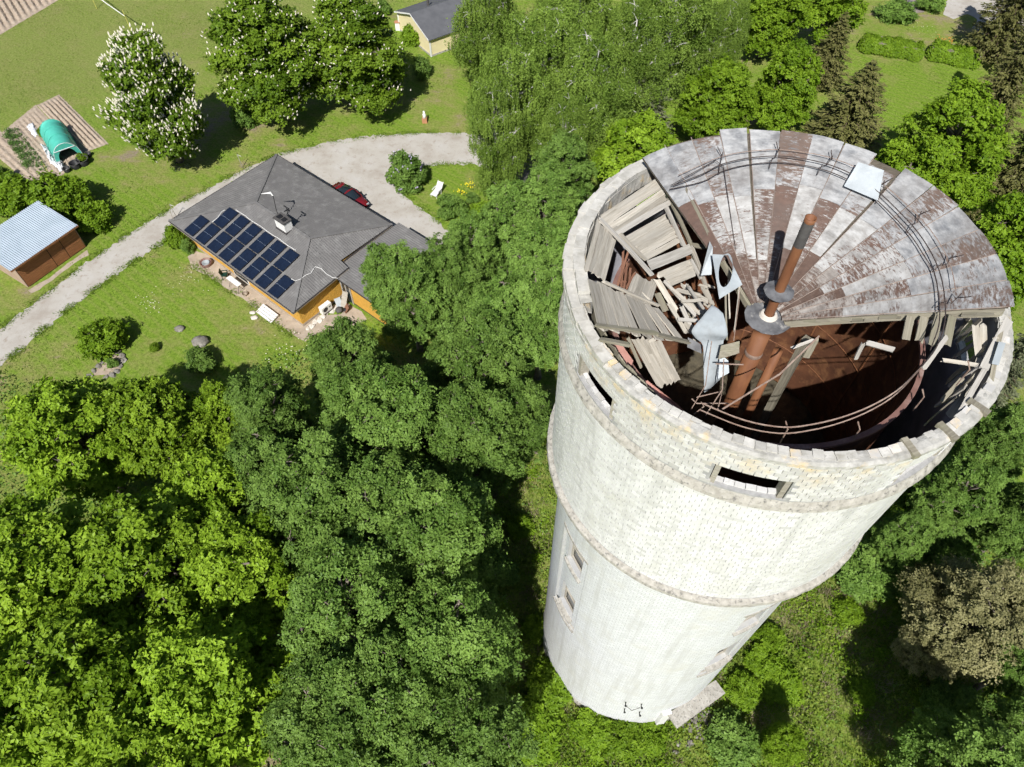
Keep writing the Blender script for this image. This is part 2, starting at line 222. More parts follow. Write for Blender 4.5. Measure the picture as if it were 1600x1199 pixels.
MT = dict(
 grass=grass_mat(), gravel=gravel_mat(),
 soil=plain('garden soil', (0.43, 0.35, 0.27), (0.30, 0.235, 0.175), 3.0, 0.95, bmp=0.6, bscale=14, stain=(0.42, 0.36, 0.29)),
 brick=brick_mat('white brick stuff', False), brickwall=brick_mat('white brick shaft', True), brickpart=brickpart_mat(),
 mortar=plain('grey mortar', (0.40, 0.395, 0.385), (0.29, 0.285, 0.28), 6, 0.95),
 concrete=plain('weathered concrete', (0.47, 0.445, 0.395), (0.30, 0.28, 0.24), 5, 0.95, stain=(0.14, 0.135, 0.125), stain_amt=(0.53, 0.68), stain_scale=9, bmp=0.8, bscale=18),
 coping=plain('coping mortar', (0.52, 0.505, 0.465), (0.29, 0.28, 0.25), 4, 0.95, stain=(0.60, 0.46, 0.26), stain_amt=(0.56, 0.7), stain_scale=1.6, bmp=0.9, bscale=16),
 copingstone=plain('lichened coping stone', (0.60, 0.58, 0.53), (0.40, 0.385, 0.345), 2.2, 0.95, stain=(0.34, 0.32, 0.27), stain_amt=(0.52, 0.7), stain_scale=3, bmp=0.7, bscale=14, vary=0.10),
 innerwall=plain('inner lime wall', (0.55, 0.55, 0.60), (0.36, 0.36, 0.40), 1.4, 0.9),
 steelrust=plain('rusty steel tank', (0.15, 0.062, 0.030), (0.075, 0.031, 0.017), 1.6, 0.75, stain=(0.26, 0.125, 0.055), stain_amt=(0.5, 0.72), stain_scale=2.2, bmp=0.3, bscale=40),
 rimrust=plain('tank rim paint', (0.25, 0.15, 0.125), (0.17, 0.085, 0.07), 3, 0.7, stain=(0.36, 0.27, 0.24)),
 piperust=plain('rusty pipe', (0.24, 0.105, 0.046), (0.15, 0.060, 0.028), 3, 0.65, stain=(0.11, 0.05, 0.03), stain_amt=(0.55, 0.8), stretch=(1, 1, 0.25), bmp=0.2),
 pipegrey=plain('sooty pipe end', (0.10, 0.095, 0.09), (0.065, 0.06, 0.058), 5, 0.7),
 mud=plain('tank sludge', (0.10, 0.085, 0.055), (0.045, 0.04, 0.028), 4, 0.7, stain=(0.3, 0.27, 0.2), stain_amt=(0.66, 0.72), stain_scale=7, bmp=0.6, bscale=12),
 wire=plain('rusted wire', (0.075, 0.055, 0.048), (0.04, 0.032, 0.03), 8, 0.7),
 wirepale=plain('pale rusted rail', (0.34, 0.26, 0.21), (0.2, 0.13, 0.10), 6, 0.7),
 sheet_out=sheet_mat('outer roof sheet', (0.43, 0.43, 0.425), (0.22, 0.222, 0.225), (0.17, 0.118, 0.093), 1.07, 1.19),
 sheet_mid=sheet_mat('middle roof sheet', (0.47, 0.465, 0.45), (0.30, 0.285, 0.265), (0.155, 0.098, 0.076), 1.02, 1.11),
 sheet_in=sheet_mat('inner roof sheet', (0.38, 0.35, 0.32), (0.24, 0.21, 0.185), (0.13, 0.082, 0.062), 0.88, 1.02),
 galv=plain('galvanised sheet', (0.38, 0.415, 0.43), (0.29, 0.32, 0.335), 2.2, 0.8, metal=0.0, spec=0.2, stain=(0.24, 0.25, 0.25), stain_amt=(0.5, 0.8), stain_scale=3),
 whitesheet=plain('bleached sheet', (0.45, 0.485, 0.50), (0.36, 0.39, 0.405), 2, 0.6, stain=(0.52, 0.55, 0.56), stain_scale=3),
 seam=plain('weathered seam', (0.30, 0.24, 0.20), (0.16, 0.12, 0.10), 4, 0.8), darkwood=wood_mat('dark sheathing', (0.13, 0.11, 0.085), (0.07, 0.06, 0.045)),
 disc=plain('tar streaked collar', (0.20, 0.203, 0.21), (0.075, 0.075, 0.08), 3, 0.6, stain=(0.40, 0.385, 0.36), stain_amt=(0.56, 0.72), stain_scale=4),
 wood=wood_mat('weathered grey board', (0.50, 0.46, 0.39), (0.28, 0.25, 0.20), (0.40, 0.375, 0.325)),
 woodpale=wood_mat('pale grey beam', (0.46, 0.435, 0.39), (0.28, 0.26, 0.225), (0.38, 0.365, 0.335)),
 woodmoss=wood_mat('mossy timber', (0.31, 0.285, 0.22), (0.17, 0.15, 0.11), (0.26, 0.25, 0.165)),
 woodred=wood_mat('reddish lath', (0.30, 0.15, 0.095), (0.17, 0.08, 0.05)),
 pink=plain('pink insulation', (0.55, 0.30, 0.25), (0.42, 0.21, 0.17), 3, 0.95, bmp=0.6),
 roofmetal=plain('grey roof metal', (0.172, 0.165, 0.159), (0.142, 0.137, 0.132), 0.8, 0.62, metal=0.0, spec=0.35, stain=(0.235, 0.23, 0.22), stain_amt=(0.5, 0.75)),
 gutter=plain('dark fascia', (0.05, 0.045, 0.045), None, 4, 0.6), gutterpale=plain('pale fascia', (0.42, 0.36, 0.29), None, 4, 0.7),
 yellowboard=plain('ochre boards', (0.66, 0.37, 0.070), (0.56, 0.31, 0.055), 3, 0.75, vary=0.08),
 paleyellow=plain('pale yellow boards', (0.76, 0.66, 0.40), (0.70, 0.60, 0.35), 2, 0.75),
 white=plain('white paint', (0.78, 0.77, 0.74), (0.68, 0.67, 0.64), 3, 0.6),
 whitewash=plain('whitewashed chimney', (0.80, 0.79, 0.76), (0.66, 0.65, 0.62), 5, 0.85),
 black=plain('black plastic', (0.022, 0.022, 0.024), (0.012, 0.012, 0.013), 4, 0.5), darkgap=plain('dark interior', (0.02, 0.019, 0.018), None, 3, 0.9),
 cell=plain('solar cells', (0.012, 0.020, 0.042), (0.008, 0.013, 0.028), 2, 0.16, spec=0.6), panelframe=plain('panel frame', (0.02, 0.02, 0.024), None, 3, 0.4), busbar=plain('panel divider', (0.22, 0.26, 0.32), None, 3, 0.4),
 patio=plain('old patio concrete', (0.44, 0.37, 0.29), (0.32, 0.26, 0.20), 1.6, 0.95, stain=(0.25, 0.2, 0.15), stain_amt=(0.55, 0.75), bmp=0.5),
 stone=plain('field stone', (0.28, 0.26, 0.225), (0.13, 0.12, 0.10), 3, 0.95, stain=(0.46, 0.44, 0.40), bmp=0.8, bscale=8),
 whitestone=plain('white stone', (0.66, 0.62, 0.55), (0.5, 0.46, 0.4), 4, 0.9, bmp=0.5),
 carred=plain('red car paint', (0.18, 0.012, 0.018), (0.15, 0.009, 0.014), 1, 0.2, spec=0.6), glass=plain('tinted glass', (0.02, 0.03, 0.038), None, 1, 0.06, spec=0.7),
 tyre=plain('tyre rubber', (0.02, 0.02, 0.02), None, 3, 0.8), rim=plain('wheel alloy', (0.45, 0.45, 0.46), None, 3, 0.35, metal=0.8),
 shedroof=plain('blue grey corrugated sheet', (0.40, 0.46, 0.52), (0.33, 0.39, 0.45), 0.9, 0.45, spec=0.4), shedwood=plain('brown lath', (0.34, 0.145, 0.060), (0.25, 0.105, 0.042), 5, 0.75, vary=0.15),
 shedside=plain('faded plank', (0.44, 0.32, 0.24), (0.34, 0.24, 0.18), 2, 0.85, stretch=(1, 1, 0.2)),
 teal=plain('teal netting', (0.085, 0.47, 0.37), (0.07, 0.39, 0.30), 2, 0.5), fleece=plain('white fleece', (0.72, 0.73, 0.75), (0.55, 0.56, 0.58), 4, 0.8, bmp=0.6, bscale=5),
 plasticgreen=plain('dark green plastic', (0.012, 0.05, 0.038), None, 3, 0.45), yellowpost=plain('lime yellow post', (0.55, 0.52, 0.13), None, 3, 0.6),
 terracotta=plain('terracotta', (0.5, 0.24, 0.13), None, 4, 0.8), decking=plain('grey decking', (0.30, 0.25, 0.225), (0.24, 0.2, 0.18), 5, 0.8, vary=0.15), asphaltroof=plain('dark felt roof', (0.12, 0.122, 0.13), (0.09, 0.092, 0.1), 1.2, 0.85),
 bark=plain('grey bark', (0.27, 0.23, 0.19), (0.14, 0.115, 0.09), 4, 0.95, bmp=0.8, bscale=12), birchbark=plain('birch bark', (0.62, 0.60, 0.56), (0.40, 0.38, 0.35), 3, 0.8, stain=(0.06, 0.055, 0.05), stain_amt=(0.6, 0.66), stain_scale=4),
 sprucebark=plain('spruce bark', (0.14, 0.095, 0.07), (0.08, 0.055, 0.04), 4, 0.95),
 l_yellow=leafmat('yellow green leaves', (0.115, 0.205, 0.010), (0.305, 0.455, 0.036), 0.25),
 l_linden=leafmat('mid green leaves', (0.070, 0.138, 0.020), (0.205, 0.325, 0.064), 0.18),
 l_birch=leafmat('birch leaves', (0.095, 0.165, 0.020), (0.250, 0.360, 0.062), 0.25),
 l_bright=leafmat('bright green leaves', (0.095, 0.180, 0.008), (0.235, 0.365, 0.026), 0.28),
 l_chest=leafmat('chestnut leaves', (0.070, 0.135, 0.008), (0.200, 0.305, 0.026), 0.26),
 l_olive=leafmat('olive brown leaves', (0.145, 0.142, 0.055), (0.345, 0.325, 0.150), 0.16),
 l_spruce=leafmat('spruce needles', (0.080, 0.088, 0.024), (0.200, 0.195, 0.068), 0.10),
 l_pine=leafmat('grey green needles', (0.075, 0.090, 0.045), (0.160, 0.175, 0.095), 0.10),
 l_weed=leafmat('undergrowth leaves', (0.095, 0.150, 0.018), (0.270, 0.350, 0.055), 0.25),
 l_lawn=leafmat('lawn blades', (0.085, 0.150, 0.012), (0.200, 0.290, 0.040), 0.2),
 l_straw=leafmat('dry stems', (0.200, 0.165, 0.100), (0.400, 0.335, 0.220), 0.1),
 l_veg=leafmat('vegetable leaves', (0.05, 0.10, 0.02), (0.12, 0.21, 0.05), 0.2),
 bloom=plain('cream blossom', (0.80, 0.76, 0.64), (0.70, 0.64, 0.50), 6, 0.8), lilac=plain('lilac blossom', (0.52, 0.47, 0.62), (0.42, 0.36, 0.52), 6, 0.8), yellowbloom=plain('yellow blossom', (0.78, 0.66, 0.03), None, 6, 0.8), orangebloom=plain('orange blossom', (0.7, 0.28, 0.06), None, 6, 0.8),
)

# ------------------------------------------------------------------ mesh and object helpers
class MB:
    def __init__(s): s.v = []; s.f = []; s.uv = []; s.fr = None
    def add(s, vs, fs):
        o = len(s.v); s.v += [tuple(p) for p in vs]; s.f += [tuple(i+o for i in f) for f in fs]; return s
    def box(s, c, size, rot=None):
        x, y, z = (d/2 for d in size); c = Vector(c)
        vs = [Vector((a*x, b*y, d*z)) for d in (-1, 1) for b in (-1, 1) for a in (-1, 1)]
        if rot is not None: vs = [rot @ p for p in vs]
        return s.add([p+c for p in vs], [(0, 2, 3, 1), (4, 5, 7, 6), (0, 1, 5, 4), (2, 6, 7, 3), (0, 4, 6, 2), (1, 3, 7, 5)])
    def boxz(s, c, size, a): return s.box(c, size, Matrix.Rotation(a, 3, 'Z'))
    def prism(s, poly, z0, z1):
        n = len(poly); z0s = z0 if hasattr(z0, '__len__') else [z0]*n; z1s = z1 if hasattr(z1, '__len__') else [z1]*n
        area = sum(poly[i][0]*poly[(i+1) % n][1]-poly[(i+1) % n][0]*poly[i][1] for i in range(n))
        idx = list(range(n)) if area > 0 else list(range(n))[::-1]
        vs = [(poly[i][0], poly[i][1], z0s[i]) for i in idx]+[(poly[i][0], poly[i][1], z1s[i]) for i in idx]
        return s.add(vs, [tuple(range(n))[::-1], tuple(range(n, 2*n))]+[(i, (i+1) % n, n+(i+1) % n, n+i) for i in range(n)])
    def tube(s, pts, r, n=6, caps=True):
        pts = [Vector(p) for p in pts]; m = len(pts); rr = r if hasattr(r, '__len__') else [r]*m
        o = len(s.v); up = Vector((0, 0, 1))
        for i, p in enumerate(pts):
            d = (pts[min(i+1, m-1)]-pts[max(i-1, 0)])
            if d.length < 1e-9: d = Vector((0, 0, 1))
            d.normalize(); ref = up if abs(d.z) < 0.9 else Vector((1, 0, 0))
            a = d.cross(ref).normalized(); b = a.cross(d)
            for k in range(n):
                t = 2*math.pi*k/n; q = p+(a*math.cos(t)+b*math.sin(t))*rr[i]; s.v.append(tuple(q))
        for i in range(m-1):
            for k in range(n):
                s.f.append((o+i*n+k, o+i*n+(k+1) % n, o+(i+1)*n+(k+1) % n, o+(i+1)*n+k))
        if caps: s.f.append(tuple(o+k for k in range(n))[::-1]); s.f.append(tuple(o+(m-1)*n+k for k in range(n)))
        return s
    def lathe(s, prof, n=32, c=(0, 0, 0), a0=0.0, a1=2*math.pi, closed=False):
        """prof: (r, z) pairs swept about z through c."""
        full = abs(a1-a0-2*math.pi) < 1e-6; m = n if full else n+1; o = len(s.v); k = len(prof)
        for i in range(m):
            t = a0+(a1-a0)*i/n
            for r, z in prof: s.v.append((c[0]+r*math.cos(t), c[1]+r*math.sin(t), c[2]+z))
        for i in range(n):
            j = (i+1) % m
            for q in range(k if closed else k-1):
                p = (q+1) % k; s.f.append((o+i*k+q, o+j*k+q, o+j*k+p, o+i*k+p))
        return s
    def plank(s, A, B, w, t, nrm):
        """Board from A to B, width w, thickness t; nrm faces out of its broad side."""
        A = Vector(A); B = Vector(B); d = (B-A); L = d.length; d.normalize(); nrm = Vector(nrm)
        side = nrm.cross(d).normalized(); up = d.cross(side).normalized()
        R = Matrix((d, side, up)).transposed()
        if not s.v: s.fr = ((A+B)/2, R, (L, w, t))
        return s.box((A+B)/2, (L, w, t), R)
    def sphere(s, c, r, n=10, m=6, sq=(1, 1, 1), jit=0.0, rng=RNG):
        o = len(s.v); c = Vector(c); s.v.append((c.x, c.y, c.z-r*sq[2]))
        for i in range(1, m):
            p = math.pi*i/m
            for k in range(n):
                q = 2*math.pi*k/n; j = 1+rng.uniform(-jit, jit)
                s.v.append((c.x+r*sq[0]*math.sin(p)*math.cos(q)*j, c.y+r*sq[1]*math.sin(p)*math.sin(q)*j, c.z-r*sq[2]*math.cos(p)*j))
        s.v.append((c.x, c.y, c.z+r*sq[2])); e = len(s.v)-1
        for k in range(n): s.f.append((o, o+1+(k+1) % n, o+1+k)); s.f.append((e, e-n+k, e-n+(k+1) % n))
        for i in range(m-2):
            for k in range(n):
                a = o+1+i*n; s.f.append((a+k, a+(k+1) % n, a+n+(k+1) % n, a+n+k))
        return s
    def mesh(s, name, mat, smooth=False):
        me = bpy.data.meshes.new(name); me.from_pydata(s.v, [], s.f)
        if s.uv:
            l = me.uv_layers.new(name='UVMap'); flat = [0.0]*(2*len(me.loops))
            for lp in me.loops: flat[2*lp.index:2*lp.index+2] = s.uv[lp.vertex_index]
            l.data.foreach_set('uv', flat)
        me.materials.append(MT[mat] if isinstance(mat, str) else mat)
        if smooth: me.polygons.foreach_set('use_smooth', [True]*len(me.polygons))
        me.update(); return me
    def build(s, name, mat, parent=None, smooth=False, loc=None, rot=None):
        if s.fr and len(s.v) == 8 and isinstance(mat, str) and mat.startswith('wood') and loc is None:
            # a weathered board: its own axes (so the grain runs along it), warped, with splintered ends
            c, Rm, (L, w, t) = s.fr; rg_ = random.Random(int(1e4*abs(c.x+3*c.y+7*c.z))); m = MB(); n = 5
            sag = rg_.uniform(-.012, .012)*L; tw = rg_.uniform(-.10, .10); bow = rg_.uniform(-.008, .008)*L
            for i in range(n):
                f = i/(n-1); x0 = (f-.5)*L; e = i in (0, n-1)
                for (yy, zz) in ((-1, -1), (0.05, -1), (1, -1), (1, 1), (0.05, 1), (-1, 1)):
                    x = x0-(math.copysign(rg_.uniform(0, min(.14, .10*L+.02)), x0) if e else 0); y = yy*w/2*rg_.uniform(.95, 1.0)+bow*4*f*(1-f); z = zz*t/2+sag*4*f*(1-f)+yy*w/2*tw*(f-.5)
                    m.v.append((x, y, z))
            for i in range(n-1):
                for k in range(6): m.f.append((i*6+k, (i+1)*6+k, (i+1)*6+(k+1) % 6, i*6+(k+1) % 6))
            m.f += [tuple(range(6)), tuple((n-1)*6+k for k in range(6))[::-1]]
            return link(name, m.mesh(name, mat), parent, c, Rm.to_quaternion())
        return link(name, s.mesh(name, mat, smooth), parent, loc, rot)
def link(name, me, parent=None, loc=None, rot=None):
    o = bpy.data.objects.new(name, me); COL.objects.link(o)
    if parent is not None: o.parent = parent
    if loc is not None: o.location = loc
    if rot is not None:
        if isinstance(rot, (Quaternion,)): o.rotation_mode = 'QUATERNION'; o.rotation_quaternion = rot
        else: o.rotation_euler = rot
    return o
def tag(o, label, cat, group=None, kind=None):
    o['label'] = label; o['category'] = cat
    if group: o['group'] = group
    if kind: o['kind'] = kind
    return o
def thing(name, label, cat, loc=(0, 0, 0), rz=0.0, group=None, scale=None):
    o = bpy.data.objects.new(name, None); COL.objects.link(o); o.location = loc; o.rotation_euler = (0, 0, rz); o.empty_display_size = 0.2
    if scale: o.scale = scale
    return tag(o, label, cat, group)
def struct(o, kind='structure'): o['kind'] = kind; return o
def npmesh(name, V, F, mat, tint=None, smooth=False):
    """Quads from numpy arrays, with an optional per-face tint."""
    me = bpy.data.meshes.new(name); nv, nf = len(V), len(F); k = F.shape[1]
    me.vertices.add(nv); me.vertices.foreach_set('co', np.ascontiguousarray(V, dtype=np.float32).ravel())
    me.loops.add(nf*k); me.loops.foreach_set('vertex_index', np.ascontiguousarray(F, dtype=np.int32).ravel())
    me.polygons.add(nf); me.polygons.foreach_set('loop_start', np.arange(0, nf*k, k, dtype=np.int32))
    me.update(calc_edges=True)
    if tint is not None:
        a = me.attributes.new('tint', 'FLOAT', 'FACE'); a.data.foreach_set('value', np.ascontiguousarray(tint, dtype=np.float32))
    me.materials.append(MT[mat] if isinstance(mat, str) else mat)
    me.validate()
    if not smooth: me.shade_flat()
    return me

# ------------------------------------------------------------------ ground, drive, beds
struct(MB().add([(-700, -500, 0), (700, -500, 0), (700, 900, 0), (-700, 900, 0)], [(0, 1, 2, 3)]).build('ground', 'grass'))
def rough(pts, step=0.6, j=0.10, seed=1):
    """Densify an outline and make it ragged."""
    r = random.Random(seed); out = []; n = len(pts)
    for i in range(n):
        a, b = Vector(pts[i][:2]), Vector(pts[(i+1) % n][:2]); k = max(1, int((b-a).length/step))
        for q in range(k):
            p = a.lerp(b, q/k); out.append((p.x+r.uniform(-j, j), p.y+r.uniform(-j, j)))
    return out
def sheet(name, px, z, mat, kind='structure', j=0.10, step=0.6, seed=1):
    poly = rough([at(*p) for p in px], step, j, seed); n = len(poly)
    area = sum(poly[i][0]*poly[(i+1) % n][1]-poly[(i+1) % n][0]*poly[i][1] for i in range(n))
    if area < 0: poly = poly[::-1]
    return struct(MB().add([(x, y, z) for x, y in poly], [tuple(range(n))]).build(name, mat), kind)
sheet('driveway', [(-80, 572), (0, 514), (87, 447), (135, 410), (225, 350), (275, 321), (330, 292), (382, 264), (432, 243), (461, 234), (519, 221), (588, 211), (657, 208), (720, 208), (780, 216), (850, 240),
      (850, 300), (790, 270), (745, 258), (700, 257), (668, 259), (640, 262), (622, 274), (620, 290), (634, 308), (652, 322), (670, 334), (690, 350), (712, 372), (690, 400), (640, 390), (560, 345), (470, 300), (430, 268), (350, 320), (285, 362),
      (270, 371), (212, 407), (172, 437), (120, 473), (62, 521), (27, 551), (-70, 628)], 0.006, 'gravel', j=0.20, step=0.35, seed=3)
sheet('parking_gravel', [(1492, -40), (1474, 24), (1490, 30), (1512, 22), (1527, 30), (1520, 44), (1545, 60), (1562, 72), (1640, 90), (1640, -40)], 0.006, 'gravel', seed=5)
sheet('patio', [(292, 402), (306, 392), (330, 400), (480, 492), (555, 492), (552, 512), (500, 520), (478, 534), (462, 526), (430, 506), (395, 478), (360, 454), (325, 432), (300, 418)], 0.008, 'patio', j=0.09, seed=6)
sheet('shed_apron', [(44, 456), (136, 392), (140, 398), (118, 412), (50, 460)], 0.007, 'patio', j=0.12, seed=8)

def bed(name, corners, rows, amp, seed):
    """Ploughed bed: furrows run parallel to corner 0 -> corner 1."""
    P0, P1, P2, P3 = [at(*p) for p in corners]; nu, nv = 60, rows*8; r = np.random.default_rng(seed)
    V = []
    for j in range(nv+1):
        t = j/nv; A = P0.lerp(P3, t); B = P1.lerp(P2, t)
        for i in range(nu+1):
            q = A.lerp(B, i/nu); e = min(1, 6*min(t, 1-t), 8*min(i/nu, 1-i/nu))
            V.append((q.x+r.normal(0, .025), q.y+r.normal(0, .025), 0.012+e*(amp*(0.5+0.5*math.sin(2*math.pi*rows*t))+abs(r.normal(0, 0.02)))))
    F = [(j*(nu+1)+i, j*(nu+1)+i+1, (j+1)*(nu+1)+i+1, (j+1)*(nu+1)+i) for j in range(nv) for i in range(nu)]
    m = MB().add(V, F); o = m.build(name, 'soil'); 
    if (P1-P0).cross(P3-P0).z < 0: o.data.flip_normals()
    return struct(o)
bed('garden_bed', [(58, 165), (128, 240), (170, 225), (92, 148)], 6, 0.22, 2)
bed('vegetable_bed', [(2, 208), (82, 292), (126, 241), (56, 164)], 10, 0.07, 4)
bed('garden_bed', [(-40, 215), (60, 300), (84, 290), (0, 204)], 3, 0.10, 9)
bed('potato_field', [(-60, -30), (-12, 62), (112, -12), (60, -80)], 15, 0.30, 5)

# ------------------------------------------------------------------ the water tower
AX, AY = 6.99, 13.24
tower = thing('water_tower', 'tall round white brick water tower with a collapsed funnel roof', 'water tower', (AX, AY, 0))
def tl(px, py, z): p = at(px, py, z); return Vector((p.x-AX, p.y-AY, z))
def oncone(px, py, z0, slope, lift=0.0):
    z = 29.5
    for _ in range(120):
        q = tl(px, py, z); z += 0.3*(z0+slope*math.hypot(q.x, q.y)-z)
    q.z += lift; return q
def onwall(px, py, R, far=False):
    lo, hi = 20.0, 34.0; best = None
    for i in range(700):
        z = lo+(hi-lo)*i/700; q = tl(px, py, z); d = abs(math.hypot(q.x, q.y)-R)
        if far == (q.y > 0) and (best is None or d < best[0]): best = (d, q)
    return best[1]
RT, RS, RCOP, ZR = 5.55, 5.11, 5.66, 30.5
D2R = math.pi/180
def cylwall(mb, R, Rin, brk, Z, cell, step=3.0):
    """Round wall with recesses and openings: cell(a_mid_deg, z_mid) -> depth, or None for an opening."""
    A = sorted(set([round(b, 3) for b in brk]+[round(i*step, 3) for i in range(int(360/step))])); A.append(A[0]+360)
    na, nz = len(A)-1, len(Z)-1; th = R-Rin
    dep = [[cell(((A[i]+A[i+1])/2) % 360, (Z[j]+Z[j+1])/2) for j in range(nz)] for i in range(na)]
    def quad(pts, uvs):
        o = len(mb.v); mb.v += pts; mb.f.append((o, o+1, o+2, o+3)); mb.uv += uvs
    def P(a, r, z): return (r*math.cos(a*D2R), r*math.sin(a*D2R), z)
    mid = [(0.125, 0.044)]*4
    for i in range(na):
        a, b = A[i], A[i+1]
        for j in range(nz):
            d = dep[i][j]; z0, z1 = Z[j], Z[j+1]
            if d is not None:
                r = R-d; quad([P(a, r, z0), P(b, r, z0), P(b, r, z1), P(a, r, z1)], [(a*D2R*R, z0), (b*D2R*R, z0), (b*D2R*R, z1), (a*D2R*R, z1)])
            d1 = th if d is None else d
            e = dep[(i+1) % na][j]; d2 = th if e is None else e
            if abs(d1-d2) > 1e-4: quad([P(b, R-d1, z0), P(b, R-d2, z0), P(b, R-d2, z1), P(b, R-d1, z1)], mid)
            if j+1 < nz:
                e = dep[i][j+1]; d2 = th if e is None else e
                if abs(d1-d2) > 1e-4: quad([P(a, R-d1, z1), P(b, R-d1, z1), P(b, R-d2, z1), P(a, R-d2, z1)], mid)
# shaft: two recessed window strips are in view, two more are on the far side
STRIPS = (205.3, 295.5, 25.3, 115.5); SW = 10.4; WW = 6.2
SH_WINDOWS = ((15.85, 17.95), (10.9, 13.3))
def shaft_cell(a, z):
    for c in STRIPS:
        d = abs((a-c+180) % 360-180)
        if d < WW and any(z0 < z < z1 for z0, z1 in SH_WINDOWS): return 0.42
        if d < SW and 10.3 < z < 18.4: return 0.13
    return 0.0
brk = [c+s for c in STRIPS for s in (-SW, -WW, WW, SW)]
m = MB(); cylwall(m, RS, RS-0.6, [b % 360 for b in brk], [-0.3, 0.6, 3, 6, 8, 10.3, 10.9, 13.3, 15.85, 17.95, 18.4, 19.6, 20.6], shaft_cell); m.build('shaft_wall', 'brickwall', tower)
m = MB(); m.lathe([(RS+0.06, -0.3), (RS+0.06, 0.5), (RS+0.001, 0.62)], 120); m.build('plinth', 'concrete', tower)
def frame_at(a_deg, r, z): 
    a = a_deg*D2R; return Vector((r*math.cos(a), r*math.sin(a), z)), a+math.pi/2
def arc(name, a0, a1, ra, rb_, z0, z1, slope=0.0, mat='concrete', n=10):
    mb = MB(); mb.lathe([(ra, z0), (rb_, z0-slope), (rb_, z1-slope), (ra, z1)], n, a0=a0*D2R, a1=a1*D2R, closed=True); mb.f += [(0, 1, 2, 3), tuple(4*n+q for q in (3, 2, 1, 0))]; return mb.build(name, mat, tower)
for c in STRIPS:
    for k, (z0, z1) in enumerate(SH_WINDOWS):
        w2 = WW*D2R*RS; hgt = z1-z0
        p, rz = frame_at(c, RS-0.36, (z0+z1)/2)
        fm = MB()
        for sx in (-1, 1): fm.box((sx*(w2-0.05), 0, 0), (0.10, 0.08, hgt-0.02))
        for sz in (-1, 0, 1): fm.box((0, 0.003, sz*(hgt/2-0.06)), (2*w2-0.2, 0.07, 0.09))
        if k == 1: fm.box((0, 0.05, hgt*0.15), (2*w2-0.22, 0.03, hgt*0.55))
        win = fm.build('window', 'wood', tower, loc=p, rot=(0, 0, rz))
        MB().box((0, 0.06, 0), (2*w2-0.02, 0.01, hgt-0.02)).build('pane', 'glass', win)
        arc('sill', c-WW-.8, c+WW+.8, RS-.40, RS-.06+(.14 if k else .04), z0-.09, z0-.002, .10)
    arc('lintel', c-SW-.2, c+SW+.2, RS-.12, RS+.03, 18.36, 18.50, .0); arc('sill', c-SW-.2, c+SW+.2, RS-.12, RS+.07, 10.20, 10.32, .05)
# corbel and cornice under the tank
m = MB(); m.lathe([(RS-0.01, 20.55), (RS+0.08, 20.75), (RS+0.22, 21.15), (RT+0.02, 21.5), (RT+0.06, 21.62)], 140); m.build('corbel', plain('white render', (0.70, 0.69, 0.66), (0.62, 0.61, 0.58), 3, 0.9, stain=(0.5, 0.46, 0.39), bmp=0.4), tower, smooth=True)
def roughring(name, prof, mat, n=260, amp=0.02, seed=3, a0=0.0, a1=2*math.pi, parent=tower):
    mb = MB(); mb.lathe(prof, n, a0=a0, a1=a1, closed=True); r = random.Random(seed)
    k = len(prof); ph = [r.uniform(0, 6.28) for _ in range(12)]
    out = []
    for i, (x, y, z) in enumerate(mb.v):
        t = math.atan2(y, x); w = sum(math.sin(t*(7+9*q)+ph[q])/(1+q*0.35) for q in range(8))*0.22+r.uniform(-1, 1)*0.5
        s = 1+amp*w/5.5; out.append((x*s, y*s, z+amp*0.8*w))
    mb.v = out; return mb.build(name, mat, parent)
roughring('cornice', [(RT-0.05, 21.62), (RT+0.13, 21.66), (RT+0.19, 21.78), (RT+0.17, 21.92), (RT-0.05, 22.02)], 'concrete', amp=0.022)
# tank wall: mortar body with bricks laid proud of it
Z_LEDGE = 28.22
m = MB(); m.lathe([(RT-0.009, 21.7), (RT-0.009, Z_LEDGE+0.1)], 240); m.build('tank_mortar', 'mortar', tower, smooth=True)
BL, BH, JT = 0.246, 0.144, 0.019
def brick_np(slots, name, parent):
    """Many bricks as one mesh: slots = (angle, z, length, proud, R, tint)."""
    n = len(slots); S = np.array(slots); a, z, L, pr, R, tint = S.T; da = L/2/R
    V = np.zeros((n, 8, 3)); q = 0
    for r in (R-0.03, R+pr):
        for sz in (-1, 1):
            for sa in (-1, 1):
                V[:, q, 0] = r*np.cos(a+sa*da); V[:, q, 1] = r*np.sin(a+sa*da); V[:, q, 2] = z+sz*BH/2; q += 1
    f = np.array([(4, 5, 7, 6), (0, 1, 5, 4), (2, 6, 7, 3), (0, 4, 6, 2), (1, 3, 7, 5)])
    F = (np.arange(n)[:, None, None]*8+f[None]).reshape(-1, 4)
    return struct(link(name, npmesh(name, V.reshape(-1, 3), F, 'brick', np.repeat(tint, 5)), parent), 'stuff')
rb = random.Random(5); slots = []
z = 22.12; row = 0
while z < Z_LEDGE-0.02:
    head = (row % 9 == 5); L = 0.12 if head else BL; n = int(2*math.pi*RT/(L+JT)); off = 0.5*(row % 2)+rb.uniform(-.1, .1)
    for i in range(n): slots.append(((i+off)*2*math.pi/n, z, 2*math.pi*RT/n-JT*rb.choice((.45, .8, 1.0, 1.25)), rb.uniform(-0.001, 0.0015), RT, min(1, max(0, rb.gauss(0.62, 0.26)))))
    z += BH+0.005; row += 1
brick_np(slots, 'tank_brickwork', tower)
# ledge above the tank bricks
roughring('ledge', [(RT-0.03, Z_LEDGE), (RT+0.07, Z_LEDGE+0.03), (RT+0.13, Z_LEDGE+0.12), (RT+0.10, Z_LEDGE+0.22), (RT-0.03, Z_LEDGE+0.42)], 'concrete', amp=0.018, seed=8)
